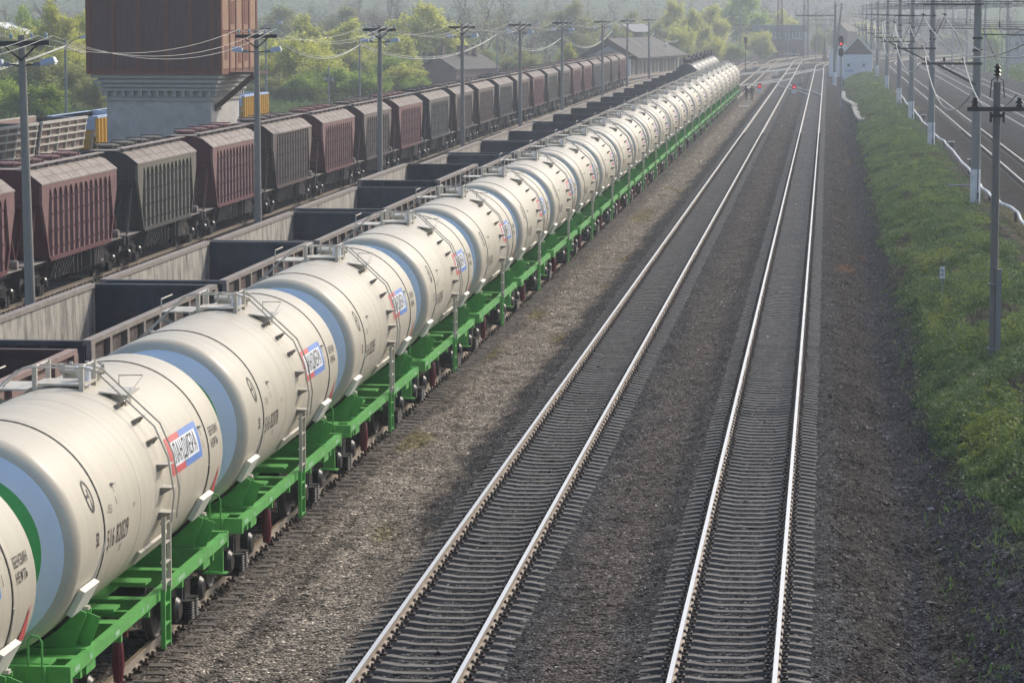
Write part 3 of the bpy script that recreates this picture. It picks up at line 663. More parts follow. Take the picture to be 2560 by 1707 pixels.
    q.add([(.58, 5.72, 4.33), (1.0, 5.92, 4.25), (.98, 6.75, 4.27), (.62, 6.45, 4.33), (.58, 5.72, 4.31), (1.0, 5.92, 4.23), (.98, 6.75, 4.25), (.62, 6.45, 4.31)], [(0, 1, 2, 3), (7, 6, 5, 4), (0, 4, 5, 1), (1, 5, 6, 2), (2, 6, 7, 3), (3, 7, 4, 0)])
    q.tube([(.70, 6.55, 4.32), (.70, 6.55, 4.48), (1.02, 6.8, 4.46), (1.0, 5.92, 4.27)], .013, 5)
    q.box(.72, .95, 5.95, 6.3, 4.02, 4.25)
    top = q.build('top_walkway', M['cream_part'], t)
    q = MB(); q.lathe([(.30, 4.2), (.30, 4.50), (.36, 4.505), (.36, 4.55), (.30, 4.585), (.001, 4.60)], (.05, 6.85, 0), 'z', 24)
    for k in range(8): a = 2 * PI * k / 8; q.box(.05 + .33 * math.cos(a) - .025, .05 + .33 * math.cos(a) + .025, 6.85 + .33 * math.sin(a) - .025, 6.85 + .33 * math.sin(a) + .025, 4.46, 4.62)
    q.build('hatch', M['cream_part'], top)
    q = MB(); q.lathe([(.10, 4.2), (.10, 4.62), (.13, 4.63), (.13, 4.67), (.001, 4.68)], (.28, 6.05, 0), 'z', 14); q.build('valve_cap', M['swhite'], top)
    return t, tank
mat_tick = mat('pale_green_stencil', (.30, .52, .32), .6)
M['brackets'] = mat('step_bracket', (.30, .26, .21), .6)
M['whitewash2'] = mat('pad_white', (.80, .78, .70), .6, dirt=(.5, .45, .35), damt=.4)
t_root, t_tank = tank_proto(); T_TREE = tree_of(t_root)
NUMS = ['516 82011', '516 82029', '516 82078', '516 82095', '516 82047', '516 82016', '516 82083', '516 82038', '516 82052', '516 82060']
NT = 27; Y_T0 = 39.0
for k in range(NT):
    r = t_root if k == 0 else copy_tree(T_TREE)
    r.location = (X0, Y_T0 + 12.02 * (k - 1), 0); r['group'] = 'cream tank wagons in one long train'
    r['label'] = ('cream tank wagon cut off by the lower left corner of the photo' if k == 0 else 'cream tank wagon with number 516 82029 and a green centred blue end' if k == 1 else
                  'last and farthest cream tank wagon, beside the two walking people' if k == NT - 1 else f'cream tank wagon on green frame, {ORD[k]} of its train counted from the camera')
    q = MB(); d = text_mesh(NUMS[k % 10] if k < 10 else f'516 {82100 + k * 7}', .40, .70, .001, 1.1); wrapped(q, d, 2.06, -10)
    tk = [c for c in kids(r) if c.name.startswith('tank')][0]
    q.build('wagon_number', M['black'], tk, smooth=False)

# ------------------------------------------------------------------ ribbed hopper wagons
def hopper_proto(kind, arch=True):
    mdark, mdust = HOP[kind]; t = thing('hopper_wagon', 'x', 'hopper wagon'); b = MB(); L = 11.3; zt, zb = 4.02, 1.38; hw = 1.46
    # side profile in y,z : sloping ends
    def yend(z): return .0 if z > 3.35 else (3.35 - z) * .48
    prof_ = [(0, zt), (L, zt), (L, 3.35), (L - (3.35 - zb) * .48, zb), ((3.35 - zb) * .48, zb), (0, 3.35)]
    b.prism(prof_, -hw + .10, hw - .10, 'x', 0)
    # roof: five facets, dusty
    rp = [(-hw - .02, zt), (-hw - .02, zt + .05), (-1.0, zt + .42), (-.55, zt + .56), (.55, zt + .56), (1.0, zt + .42), (hw + .02, zt + .05), (hw + .02, zt)]
    b.prism(rp, -.04, L + .04, 'y', 2)
    b.prism([(a * .985, z - .012) for a, z in rp], -.055, L + .055, 'y', 0)
    for k in range(1, 8): b.prism([(a * 1.002, z + .012) for a, z in rp], L * k / 8 - .02, L * k / 8 + .02, 'y', 2)
    for a in (-1.22, 1.22): b.box(a - .015, a + .015, .02, L - .02, zt + .2, zt + .262, 2)
    for s in (-1, 1):
        x0, x1 = s * (hw - .10), s * hw; xa, xb = min(x0, x1), max(x0, x1)
        # flat corner sheets narrowing downwards
        for y0, sg in ((0, 1), (L, -1)):
            b.prism([(y0, zt), (y0 + sg * 1.1, zt), (y0 + sg * .98, 3.5), (y0 + sg * .70, 2.2), (y0 + sg * .62, 2.2), (y0, 3.35)], xa, xb, 'x', 1)
            b.prism([(y0 + sg * .55, 2.2), (y0 + sg * .70, 2.2), (y0 + sg * 1.12, zb), (y0 + sg * .94, zb)], xa, xb, 'x', 0)
        b.box(xa, xb, 1.1, L - 1.1, zt - (.16 if arch else .05), zt - .001, 1)
        b.box(xa, xb, 1.12, L - 1.12, zb - .1, zb + .06, 0)
        n = 12; pit = (L - 2.2) / n
        for k in range(n):
            yc = 1.1 + pit * (k + .5); wd = pit * .20
            xs = [(xa if s > 0 else xb), s * (hw - .005)]
            # pressed column
            b.add([(s * (hw - .10), yc - wd * 1.25, zb + .06), (s * (hw - .002), yc - wd * .7, zb + .06), (s * (hw - .002), yc + wd * .7, zb + .06), (s * (hw - .10), yc + wd * 1.25, zb + .06),
                   (s * (hw - .10), yc - wd * 1.25, zt - .1), (s * (hw - .002), yc - wd * .7, zt - .1), (s * (hw - .002), yc + wd * .7, zt - .1), (s * (hw - .10), yc + wd * 1.25, zt - .1)],
                  [(0, 1, 5, 4), (1, 2, 6, 5), (2, 3, 7, 6)], 1)
            if arch:
                for e in (-1, 1):       # rounded pocket heads
                    y0 = yc + e * pit * .5; yw = pit * .5 - wd * .95
                    pts = [(y0 - e * 0, zt - .16)] + [(y0 - e * yw * math.sin(R_(q)), zt - .16 - .30 * (1 - math.cos(R_(q)))) for q in (0, 25, 45, 65, 90)] + [(y0 - e * yw * 1.0 - e * .02, zt - .16)]
                    b.prism(pts, xa + (.0 if s < 0 else .005), xb - (.0 if s > 0 else .005), 'x', 1)
            for z in (1.75, 2.35, 2.95, 3.5):
                b.lathe([(.055, 0), (.045, .025), (.001, .03)] if s > 0 else [(.055, 0), (.045, -.025), (.001, -.03)], (s * (hw - .003), yc, z), 'x', 8, 1)
    # end struts and ladder
    for y, sg in ((0, -1), (L, 1)):
        for x in (-1.2, 1.2):
            b.beam((x, y + sg * .95, 1.3), (x, y - sg * .0, 3.1), .07, .07, 0); b.beam((x * .55, y + sg * .9, 1.3), (x * .55, y - sg * .35, 2.6), .06, .06, 0)
        b.box(-1.25, 1.25, y - .03 + sg * .02, y + .03 + sg * .02, 3.2, 3.3, 0)
        for z in (1.7, 2.1, 2.5, 2.9, 3.3, 3.7): b.tube([(.75, y + sg * .12, z), (1.1, y + sg * .12, z)], .012, 4, 0)
        for x in (.75, 1.1): b.tube([(x, y + sg * .12, 1.4), (x, y + sg * .12, 4.0)], .014, 4, 0)
    body = b.build('body', [mdark, mdust, M['dustroof']], t, angle=25)
    # discharge hoppers under the floor
    q = MB()
    for y in (3.0, 5.65, 8.3):
        q.prism([(-1.25, zb), (1.25, zb), (.9, .62), (-.9, .62)], y - .9, y + .9, 'y', 0)
        for k in range(3): q.box(1.0, 1.3, y - .7 + k * .6, y - .6 + k * .6, .55, 1.3, 1)
    for k in range(7): q.beam((1.30, 1.6 + k * .42, .62), (1.36, 1.9 + k * .42 + .5, 1.36), .05, .05, 1)
    for k in range(5): q.beam((1.30, 8.3 + k * .3, .55), (1.33, 8.4 + k * .3, 1.3), .04, .04, 2)
    q.build('discharge_gear', [mdark, M['darksteel'], M['gond_rib']], t)
    q = MB()
    q.box(-.25, .25, -1.5, L + 1.5, .95, 1.25); q.box(-1.4, 1.4, -1.55, -1.4, .95, 1.27); q.box(-1.4, 1.4, L + 1.4, L + 1.55, .95, 1.27)
    for s in (-1, 1): q.box(s * .9 - .05, s * .9 + .05, -1.4, L + 1.4, 1.0, 1.24)
    q.box(-1.3, 1.3, -1.4, 1.2, 1.26, 1.30, 1); q.box(-1.3, 1.3, L - 1.2, L + 1.4, 1.26, 1.30, 1)
    q.lathe([(.14, -.5), (.16, -.45), (.16, .45), (.14, .5)], (.85, L + .7, 1.48), 'x', 12, 1)
    for s in (-1, 1): q.beam((s * 1.3, -1.4, 1.3), (s * 1.3, -1.4, 2.1), .03, .03, 0); q.tube([(s * 1.3, -1.4, 2.1), (s * .5, -1.4, 2.1)], .015, 4, 0)
    coupler(q, -1.5, -1, 0); coupler(q, L + 1.5, 1, 0)
    q.build('frame', [M['darksteel'], M['gond_rib']], t)
    bogies(t, (.45, L - .45))
    q = MB()                                    # running board along the roof
    q.box(.62, .92, -.25, L + .25, zt + .63, zt + .66)
    for k in range(8): q.box(.70, .84, .3 + k * 1.5, .36 + k * 1.5, zt + .38, zt + .63)
    q.build('roof_walkway', M['dustroof'], t)
    for k in range(4):
        q = MB(); q.lathe([(.42, 0), (.42, .10), (.50, .11), (.50, .15), (.30, .21), (.001, .23)], (0, 0, 0), 'z', 20, 0)
        for a in range(6): q.box(.5 * math.cos(a * 1.047) - .04, .5 * math.cos(a * 1.047) + .04, .5 * math.sin(a * 1.047) - .04, .5 * math.sin(a * 1.047) + .04, .04, .18, 0)
        q.beam((-.5, 0, .24), (.5, 0, .24), .06, .04, 0)
        q.build('roof_hatch', mdust if kind != 'slate' else mdark, t, (-.12, 1.65 + k * 2.67, zt + .555))
    return t
HP = {k: None for k in HOP}
seq = ['maroon', 'maroon', 'grey', 'maroon', 'brown', 'maroon', 'brown', 'maroon', 'slate', 'brown', 'brown', 'slate', 'brown', 'maroon', 'grey', 'brown', 'maroon', 'maroon', 'slate', 'brown', 'brown', 'maroon']
CNAME = {'maroon': 'maroon', 'brown': 'dark brown', 'grey': 'greenish grey', 'slate': 'dark slate'}
HT = {}
for i, k in enumerate(seq):
    key = (k, i != 4)
    if key not in HT: r = hopper_proto(*key); HT[key] = tree_of(r)
    else: r = copy_tree(HT[key])
    y = 103.9 + 14.92 * (i - 1); r.location = (fH(y + 5.6) , y, 0); r['group'] = 'ribbed hopper wagons in one train'
    r['label'] = f'dusty {CNAME[k]} ribbed hopper wagon, {ORD[i]} of its train from the left edge' if i < len(seq) - 1 else 'maroon ribbed hopper wagon at the far end of its train'

# ------------------------------------------------------------------ open gondolas
def gondola_proto(kind):
    t = thing('gondola_wagon', 'x', 'gondola wagon'); rose = kind == 'rose'
    mi, mo, mr, mp_ = (M['gond_rose_in'], M['gond_rose'], M['gond_rose'], M['gond_rose_in']) if rose else (M['gond_in'], M['gond_out'], M['gond_rib'], M['gond_pale'])
    L, hw, zt, zb = 12.75, 1.50, 3.46, 1.30; b = MB()
    b.box(-hw, hw, 0, L, zb - .08, zb, 1)
    for s in (-1, 1):
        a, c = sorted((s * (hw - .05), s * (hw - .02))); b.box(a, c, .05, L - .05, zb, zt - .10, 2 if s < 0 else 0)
        a, c = sorted((s * (hw - .018), s * hw)); b.box(a, c, .05, L - .05, zb, zt - .10, 1)
        a, c = sorted((s * (hw - .09), s * (hw + .10))); b.box(a, c, -.02, L + .02, zt - .099, zt, 3)
        for k in range(9):
            y = .12 + k * (L - .24) / 8; a, c = sorted((s * hw, s * (hw + .11))); b.box(a, c, y - (.16 if k in (0, 8) else .10), y + (.16 if k in (0, 8) else .10), zb - .2, zt - .10, 3)
        a, c = sorted((s * hw, s * (hw + .05))); b.box(a, c, 0, L, 2.35, 2.43, 1); b.box(a, c, 0, L, zb - .2, zb + .02, 3)
    for y, sg in ((0, -1), (L, 1)):
        b.box(-hw + .06, hw - .06, y - .03, y + .03, zb, zt - .12, 0); b.box(-hw + .09, hw - .09, y - .09, y + .09, zt - .119, zt - .012, 0)
        for z in (1.75, 2.2, 2.65): b.box(-hw + .1, hw - .1, y - sg * .031 - (.05 if sg > 0 else 0), y - sg * .031 + (.05 if sg < 0 else 0), z, z + .10, 0); b.box(-hw + .1, hw - .1, y + sg * .031 - (.06 if sg < 0 else 0), y + sg * .031 + (.06 if sg > 0 else 0), z, z + .12, 0)
        for x in (-.65, 0, .65): b.box(x - .08, x + .08, y + sg * .09 - .05, y + sg * .09 + .05, zb, zt - .12, 0)
        b.box(-.03, .03, y - .06, y + .06, zb, zt - .12, 0)
    body = b.build('body', [mi, mo, mp_, mr], t, smooth=False)
    q = MB(); q.box(-.2, .2, -.1, L + .1, .9, zb - .085)
    for y in (-.05, L - .15): q.box(-1.45, 1.45, y, y + .2, .95, zb - .085)
    coupler(q, 0, -1, 0); coupler(q, L, 1, 0); q.build('frame', M['darksteel'], t)
    bogies(t, (2.05, L - 2.05))
    return t
GT = {}
for i in range(22):
    kind = 'rose' if i == 0 else 'dark'
    if kind not in GT: r = gondola_proto(kind); GT[kind] = tree_of(r)
    else: r = copy_tree(GT[kind])
    y = 59.6 - 13.92 + .15 + 13.92 * i; 
    r.location = (XG, y, .20 if i == 5 else 0.0 if i % 3 else -.05); r['group'] = 'open gondola wagons in one row'
    r['label'] = 'rosy pale open gondola wagon at the left edge beside the nearest tank wagons' if i == 0 else f'empty dark open gondola wagon, {ORD[i]} of its row counted from the camera'
# dark tank wagons beyond the gondolas
def dark_tank():
    t = thing('tank_wagon', 'x', 'tank wagon'); b = MB(); R2 = 1.45; pr = []
    for k in range(8): r = R2 * k / 8; pr.append((max(r, .001), .55 - .45 * (1 - (r / R2) ** 2.6) ** .55))
    pr += [(R2, .55), (R2, 10.2)] + [(r, 10.75 - a) for r, a in pr[::-1]]
    b.lathe(pr, (0, 0, 2.75), 'y', 40); b.build('tank', M['darktank'], t, angle=50)
    q = MB(); q.lathe([(.5, 4.0), (.5, 4.6), (.56, 4.62), (.001, 4.72)], (0, 5.4, 0), 'z', 18); q.build('hatch', M['darktank'], t)
    q = MB()
    for y in (3.5, 4.6, 6.4, 7.4): q.tube([(.4, y, 4.1), (.4, y, 5.0)], .07, 6); q.tube([(-.5, y, 4.1), (-.5, y, 4.9)], .05, 6)
    q.box(-.9, .9, 4.4, 6.6, 4.3, 4.34); q.build('valve_gear', M['darksteel'], t)
    q = MB()
    for s in (-1, 1): q.box(s * 1.4 - .05, s * 1.4 + .05, 0, 10.75, 1.0, 1.25)
    for y in (0, 2, 8.5, 10.6): q.box(-1.35, 1.35, y, y + .15, 1.0, 1.3)
    q.build('frame', M['darksteel'], t); bogies(t, (1.5, 9.2)); return t
r = dark_tank(); DT = tree_of(r)
for i in range(6):
    q = r if i == 0 else copy_tree(DT)
    q.location = (XG + .0, 354.5 + 12.02 * i, 0); q['group'] = 'grimy black tank wagons'; q['label'] = ('grimy black tank wagon facing the camera just behind the last gondola' if i == 0 else f'grimy black tank wagon in the distance, {ORD[i]} behind the row of gondolas')

# ------------------------------------------------------------------ dump wagons and yellow wagons behind the water tower
def dump_proto():
    t = thing('dump_wagon', 'x', 'dump wagon'); b = MB(); L = 11.0; zt, zb = 3.62, 1.75; hw = 1.6
    b.box(-1.2, 1.2, 0, L, zb - .1, zb, 1)
    for s in (-1, 1):
        # flared side with lattice of frames
        def P(z, o=0): return s * (1.28 + (z - zb) / (zt - zb) * .30 + o)
        b.add([(P(zb), 0, zb), (P(zt), 0, zt), (P(zt), L, zt), (P(zb), L, zb), (P(zb, -.05), 0, zb), (P(zt, -.05), 0, zt), (P(zt, -.05), L, zt), (P(zb, -.05), L, zb)], [(0, 1, 2, 3), (7, 6, 5, 4), (1, 5, 6, 2), (0, 3, 7, 4), (0, 4, 5, 1), (2, 6, 7, 3)], 2)
        for z, h, mi in ((zt - .02, .16, 0), (zt - .42, .10, 0), (2.75, .10, 0), (2.3, .10, 0), (zb + .02, .12, 0)):
            b.beam((P(z, .09), 0, z), (P(z, .09), L, z), .18, h, mi)
        for k in range(6): 
            y = .12 + k * (L - .24) / 5; b.beam((P(zb, .08), y, zb), (P(zt - .1, .08), y, zt - .1), .14, .16, 0, (0, 1, 0))
    for y in (0, L): b.prism([(-1.3, zb), (1.3, zb), (1.62, zt - .05), (-1.62, zt - .05)], y - .05, y + .05, 'y', 3)
    b.build('body', [M['dumpw'], M['dumpdark'], M['dumpin'], M['dumpdark']], t, smooth=False)
    q = MB(); q.box(-.4, .4, -.5, L + .5, .95, 1.35)
    for y in (1, 3.5, 7, 9.7): q.box(-1.3, 1.3, y, y + .25, 1.2, 1.6); q.lathe([(.16, .9), (.16, 1.5)], (1.25, y + .6, 0), 'z', 10)
    for s in (-1, 1): q.beam((s * 1.25, -.4, 1.0), (s * 1.25, L + .4, 1.0), .08, .12); q.tube([(s * 1.3, L + .45, 1.0), (s * 1.3, L + .45, 2.1), (s * .5, L + .45, 2.1)], .02, 5)
    coupler(q, -.5, -1, 0); coupler(q, L + .5, 1, 0); q.build('frame', M['darksteel'], t); bogies(t, (1.6, L - 1.6)); return t
r = dump_proto(); DU = tree_of(r)
for i, (y, lb) in enumerate(((162.9, 'pale grey dump wagon cut by the left edge, behind the nearest lamp pole'), (174.7, 'pale grey dump wagon with lattice side next to the yellow wagon'), (151.1, 'pale dump wagon farthest left on the far siding'))):
    q = r if i == 0 else copy_tree(DU); q.location = (XD, y, 0); q['label'] = lb; q['group'] = 'dump wagons on the far siding'
def yellow_proto():
    t = thing('yellow_wagon', 'x', 'hopper wagon'); b = MB(); L = 10.6; zt, zb = 3.55, 1.45; hw = 1.55
    for s in (-1, 1):
        a, c = sorted((s * (hw - .06), s * (hw - .0))); b.box(a, c, 0, L, zb, zt - .14, 0)
        for k in range(12):
            y = .3 + k * (L - .6) / 11
            vs = [(s * hw, y - .26, zb), (s * (hw + .14), y - .13, zb), (s * (hw + .14), y + .13, zb), (s * hw, y + .26, zb)]; vs += [(p[0], p[1], zt - .15) for p in vs]; b.add(vs, [(0, 1, 5, 4), (1, 2, 6, 5), (2, 3, 7, 6)], 0)
            for z in (1.75, 2.1, 2.6, 3.2): a, c = sorted((s * (hw + .13), s * (hw + .165))); b.box(a, c, y - .13, y + .13, z, z + .05, 0)
        a, c = sorted((s * (hw - .30), s * (hw + .12))); b.box(a, c, 0, L, zt - .139, zt, 1)
        for k in range(3): a, c = sorted((s * (hw - .35), s * (hw - .301))); b.box(a, c, 0, L, zt - .6, zt - .02, 1)
    for y, sg in ((0, -1), (L, 1)):
        b.prism([(-1.48, zt - .9), (1.48, zt - .9), (1.3, zb), (-1.3, zb)], y - .04, y + .04, 'y', 0); b.box(-1.48, 1.48, y - .09, y + .05, zt - .86, zt - .02, 1); b.box(-1.3, 1.3, y - sg * .3 - .1, y - sg * .3 + .1, zt - .5, zt - .1, 1)
        for x in (-1.3, -.45, .45, 1.3): b.beam((x, y + sg * .4, 1.2), (x, y + sg * .05, zt - .9), .09, .09, 2)
        b.tube([(-1.4, y + sg * .6, 1.2), (-1.4, y + sg * .6, 2.4), (-.6, y + sg * .6, 2.4)], .02, 5, 2); b.tube([(1.4, y + sg * .6, 1.2), (1.4, y + sg * .6, 2.4), (.6, y + sg * .6, 2.4)], .02, 5, 2)
    b.box(-1.4, 1.4, .1, L - .1, 2.2, 2.25, 1)
    b.build('body', [M['yellow'], M['paleblue'], M['greysteel']], t, angle=20)
    q = MB(); q.box(-.3, .3, -.7, L + .7, .95, 1.3); q.box(-1.4, 1.4, -.75, -.6, 1.0, 1.25); q.box(-1.4, 1.4, L + .6, L + .75, 1.0, 1.25); coupler(q, -.6, -1, 0); coupler(q, L + .6, 1, 0)
    q.build('frame', M['darksteel'], t); bogies(t, (1.3, L - 1.3)); return t
r = yellow_proto(); YT = tree_of(r)
for i, (y, lb) in enumerate(((188.6, 'yellow wagon with light blue end left of the water tower'), (200.8, 'yellow and light blue wagon mostly hidden by the water tower'), (237.4, 'yellow wagon with light blue end right of the water tower'))):
    q = r if i == 0 else copy_tree(YT); q.location = (XD, y, 0); q['label'] = lb; q['group'] = 'yellow wagons on the far siding'

# ------------------------------------------------------------------ water tower
def make_tower():
    t = thing('water_tower', 'brown boarded water tower on a grey stuccoed base behind the hopper wagons', 'water tower', (-37.45, 172.2, 0), -R_(4))
    b = MB(); b.box(-3.05, 3.05, -3.05, 3.05, -.5, 5.10); b.build('base', M['stucco'], t, smooth=False)
    b = MB(); z = 5.102
    for h, hw in ((.14, 3.16), (.12, 3.05), (.30, 3.08), (.12, 3.42), (.10, 3.24), (.14, 3.50), (.10, 3.32), (.16, 3.62), (.10, 3.46), (.22, 3.74)):
        b.box(-hw, hw, -hw, hw, z, z + h - .002); z += h
    for k in range(13):                         # dentil course under the corbel
        x = -3.0 + k * .5
        for s in (-1, 1):
            b.box(x - .10, x + .10, s * 3.22 - .12, s * 3.22 + .12, 5.36, 5.68); b.box(s * 3.22 - .12, s * 3.22 + .12, x - .10, x + .10, 5.361, 5.681)
    b.build('corbel', M['brick'], t, smooth=False)
    b = MB(); hw = 3.9; b.box(-hw, hw, -hw, hw, 6.66, 15)
    b.prism([(-4.4, 15.001), (4.4, 15.001), (0, 18)], -4.4, 4.4, 'y')
    body = b.build('tank_house', M['towerwood'], t, smooth=False)
    b = MB()
    for s in (-1, 1):
        for x in (-3.78, -2.35, -.9, .75, 2.15, 3.4, 3.82): b.box(x - .09, x + .09, s * hw - .05, s * hw + .05, 6.63, 14.9)
        for y in (-3.82, 3.82, -2.1, -.75, .75, 2.2): b.box(s * hw - .05, s * hw + .07, y - .14, y + .14, 6.63, 14.9)
        b.box(-hw - .03, hw + .03, s * hw - .035, s * hw + .035, 6.60, 6.86); b.box(s * hw - .035, s * hw + .036, -hw, hw, 6.60, 6.86)
    for z in (8.9, 11.2): b.box(hw - .02, hw + .055, -3.6, 3.6, z, z + .14)
    b.build('timber_frame', M['towertrim'], body, smooth=False)
    b = MB()
    for y0, y1 in ((-3.64, -2.28), (-1.92, -.93), (-.57, .57), (.93, 2.02), (2.38, 3.64)):
        for z0, z1 in ((6.88, 8.88), (9.06, 11.18), (11.36, 14)): b.box(hw, hw + .03, y0, y1, z0 + .03, z1)
    b.build('side_panels', M['towerpanel'], body, smooth=False)
    for y0, y1, z0, z1 in ((-1.8, -1.1, 9.4, 10.7), (1.1, 1.9, 9.4, 10.9), (-.3, .35, 7.2, 8.6), (1.15, 1.8, 7.3, 8.5), (-3.2, -2.6, 7.4, 8.2)): b = MB(); b.box(hw + .031, hw + .05, y0, y1, z0, z1); b.build('shutter', M['towertrim'], body, smooth=False)
    b = MB()                                   # rusty balcony with struts
    b.box(3.98, 5.35, -2.3, 1.3, 6.60, 6.72)
    for y in (-2.2, -1.5): b.beam((3.1, y, 4.75), (5.3, y, 6.58), .14, .18)
    b.box(3.08, 3.2, -2.3, -1.4, 4.55, 4.85)
    b.build('balcony', M['rust'], t, smooth=False)
M['drain'] = mat('drain_concrete', (.46, .44, .41), .9, 0, .2, 3, dirt=(.2, .19, .18), damt=.6)
M['rust'] = mat('rusty_iron', (.10, .055, .04), .85, 0, .25, 4)
make_tower()

# ------------------------------------------------------------------ lamp poles along the sidings
LPX = -23.0; LPY = [86.0, 121.5, 155.4, 191.6, 227.8, 264.3, 312, 350, 394]
def lamp_head(b, s, x, z):
    # tilted housing, glass below
    ca, sa = math.cos(R_(9)), math.sin(R_(9))
    def T(u, v, q): return (s * (x + u * ca - q * sa), v, z + u * sa + q * ca)
    def bx(u0, u1, v, q0, q1, mi, tp=0): 
        vs = [T(u, w_, q) for q in (q0, q1) for u, w_ in ((u0, -v), (u1, -v), (u1, v), (u0, v))]
        if tp: vs[4:] = [T(u, w_, q1) for u, w_ in ((u0 + tp, -v * .7), (u1 - tp, -v * .7), (u1 - tp, v * .7), (u0 + tp, v * .7))]
        b.add(vs, [(0, 3, 2, 1), (4, 5, 6, 7), (0, 1, 5, 4), (1, 2, 6, 5), (2, 3, 7, 6), (3, 0, 4, 7)], mi)
    bx(.0, .22, .09, -.07, .05, 0, .02); bx(.22, .68, .16, -.06, .11, 1, .05); bx(.26, .64, .13, -.11, -.06, 2)
def lamp_pole(lamps=True):
    t = thing('lamp_pole', 'x', 'lamp pole'); b = MB()
    b.lathe([(.165, -.5), (.155, 2), (.13, 6), (.105, 9.72), (.001, 9.74)], (0, 0, 0), 'z', 12); b.build('pole', M['polewood'], t)
    b = MB(); b.box(-.85, .85, -.16, -.09, 9.42, 9.56); b.beam((-.5, -.12, 9.44), (0, -.12, 9.0), .04, .05); b.beam((.5, -.12, 9.44), (0, -.12, 9.0), .04, .05)
    ca = b.build('crossarm', M['darksteel'], t)
    for x in (-.72, -.28, .34, .76):
        b = MB(); b.lathe([(.012, 9.55), (.015, 9.63), (.05, 9.635), (.045, 9.68), (.06, 9.69), (.05, 9.76), (.001, 9.79)], (x, -.12, 0), 'z', 10); b.build('insulator', M['insulw'], ca)
    if lamps:
        for s in (-1, 1):
            b = MB(); b.tube([(0, 0, 8.85), (s * .38, 0, 8.88)], .025, 6, 3); lamp_head(b, s, .34, 8.88)
            b.build('lamp', [M['greysteel'], M['lamp'], M['lampglass'], M['darksteel']], t, angle=20)
    return t
p1 = lamp_pole(True); P1 = tree_of(p1); p2 = lamp_pole(False); P2 = tree_of(p2)
for i, y in enumerate(LPY):
    o = (p1 if i == 0 else copy_tree(P1)) if i < 7 else (p2 if i == 7 else copy_tree(P2))
    o.location = (LPX, y, -.35 + rnd.uniform(-.05, .05)); o.rotation_euler = (R_(rnd.uniform(-.3, .3)), R_(-.9 if i == 0 else rnd.uniform(-.4, .4)), R_(rnd.uniform(-4, 4)))
    o['group'] = 'lamp poles between the hopper and gondola wagons'
    o['label'] = f'grey pole with crossarm and lamps, {ORD[i]} from the left by the hopper wagons' if i < 7 else f'grey pole with bare crossarm, {ORD[i]} from the left by the hopper wagons'
def sagwire(b, p0, p1, sag, r, n=14):
    p0 = Vector(p0); p1 = Vector(p1)
    b.tube([p0.lerp(p1, k / n) - Vector((0, 0, 4 * sag * (k / n) * (1 - k / n))) for k in range(n + 1)], r, 4, 0, cap=False)
for x, lb in ((-.72, 0), (.34, 1), (.76, 2)):
    b = MB(); ys = [48] + LPY
    for a, c in zip(ys, ys[1:]): sagwire(b, (LPX + x, a, 9.38), (LPX + x, c, 9.38), (.72 + .10 * lb) * (1 if c < 130 else .8), .005 + .000016 * c)
    o = b.build('overhead_wire', M['wire'], smooth=False, fix=False); tag(o, 'thin wire sagging between the crossarms of the lamp pole row', 'wire', 'three wires of the lamp pole row')

# second row with the thick pale cable
ROW2 = [at(163, 98, 215), at(664, 62, 285), at(899, 100, 330), at(1243, 76, 405), at(1405, 84, 458), at(1529, 70, 515), at(1635, 76, 575), at(1728, 66, 640)]
rp_proto = None
for i, p in enumerate(ROW2):
    h = p.z + .4; t = thing('lamp_pole', f'thin steel lamp pole carrying the pale cable, {ORD[i]} from the left of its row', 'lamp pole', (p.x, p.y, -.4), 0, 'thin poles carrying the pale cable')
    b = MB(); b.lathe([(.12, 0), (.085, h), (.001, h + .02)], (0, 0, 0), 'z', 8); b.build('pole', M['greysteel'], t)
    b = MB(); b.tube([(0, 0, h - .6), (.5, 0, h - .15), (1.0, 0, h + .08)], .035, 6, 0); lamp_head(b, 1, .95, h + .08); b.build('lamp', [M['greysteel'], M['lamp'], M['lampglass']], t, angle=20)
    if i in (1, 3): b = MB(); b.box(-.5, .5, -.1, -.04, h - .45, h - .33); b.build('crossarm', M['darksteel'], t)
b = MB(); pts = [Vector((-60, 120, 7.2))] + [Vector((p.x, p.y, p.z - .55)) for p in ROW2] + [Vector((-22, 720, 6))]
for a, c in zip(pts, pts[1:]): sagwire(b, a, c, 1.6 + .01 * (c - a).length, .045); sagwire(b, a + Vector((.15, 0, .12)), c + Vector((.15, 0, .12)), 1.5 + .01 * (c - a).length, .02)
tag(b.build('pale_cable', M['cable'], smooth=False, fix=False), 'thick pale cable sagging from pole to pole past the tower', 'cable')
# low post with round lamp
p = at(822, 264, 332); t = thing('loudspeaker_post', 'short dark post with a round lamp in front of the yellow-green bushes', 'post', (p.x, p.y, -.4)); b = MB()
b.lathe([(.11, 0), (.09, 4.6), (.001, 4.62)], (0, 0, 0), 'z', 8); b.build('post', M['polewood'], t)
for s in (-1, 1): b = MB(); b.lathe([(.001, 0), (.10, .05), (.28, s * .5 * 0 + .42), (.24, .44), (.001, .40)], (0, 0, 0), 'x', 14); q = b.build('horn', M['greysteel'], t, (s * .05, 0, 3.1), (0, 0, 0 if s > 0 else PI))

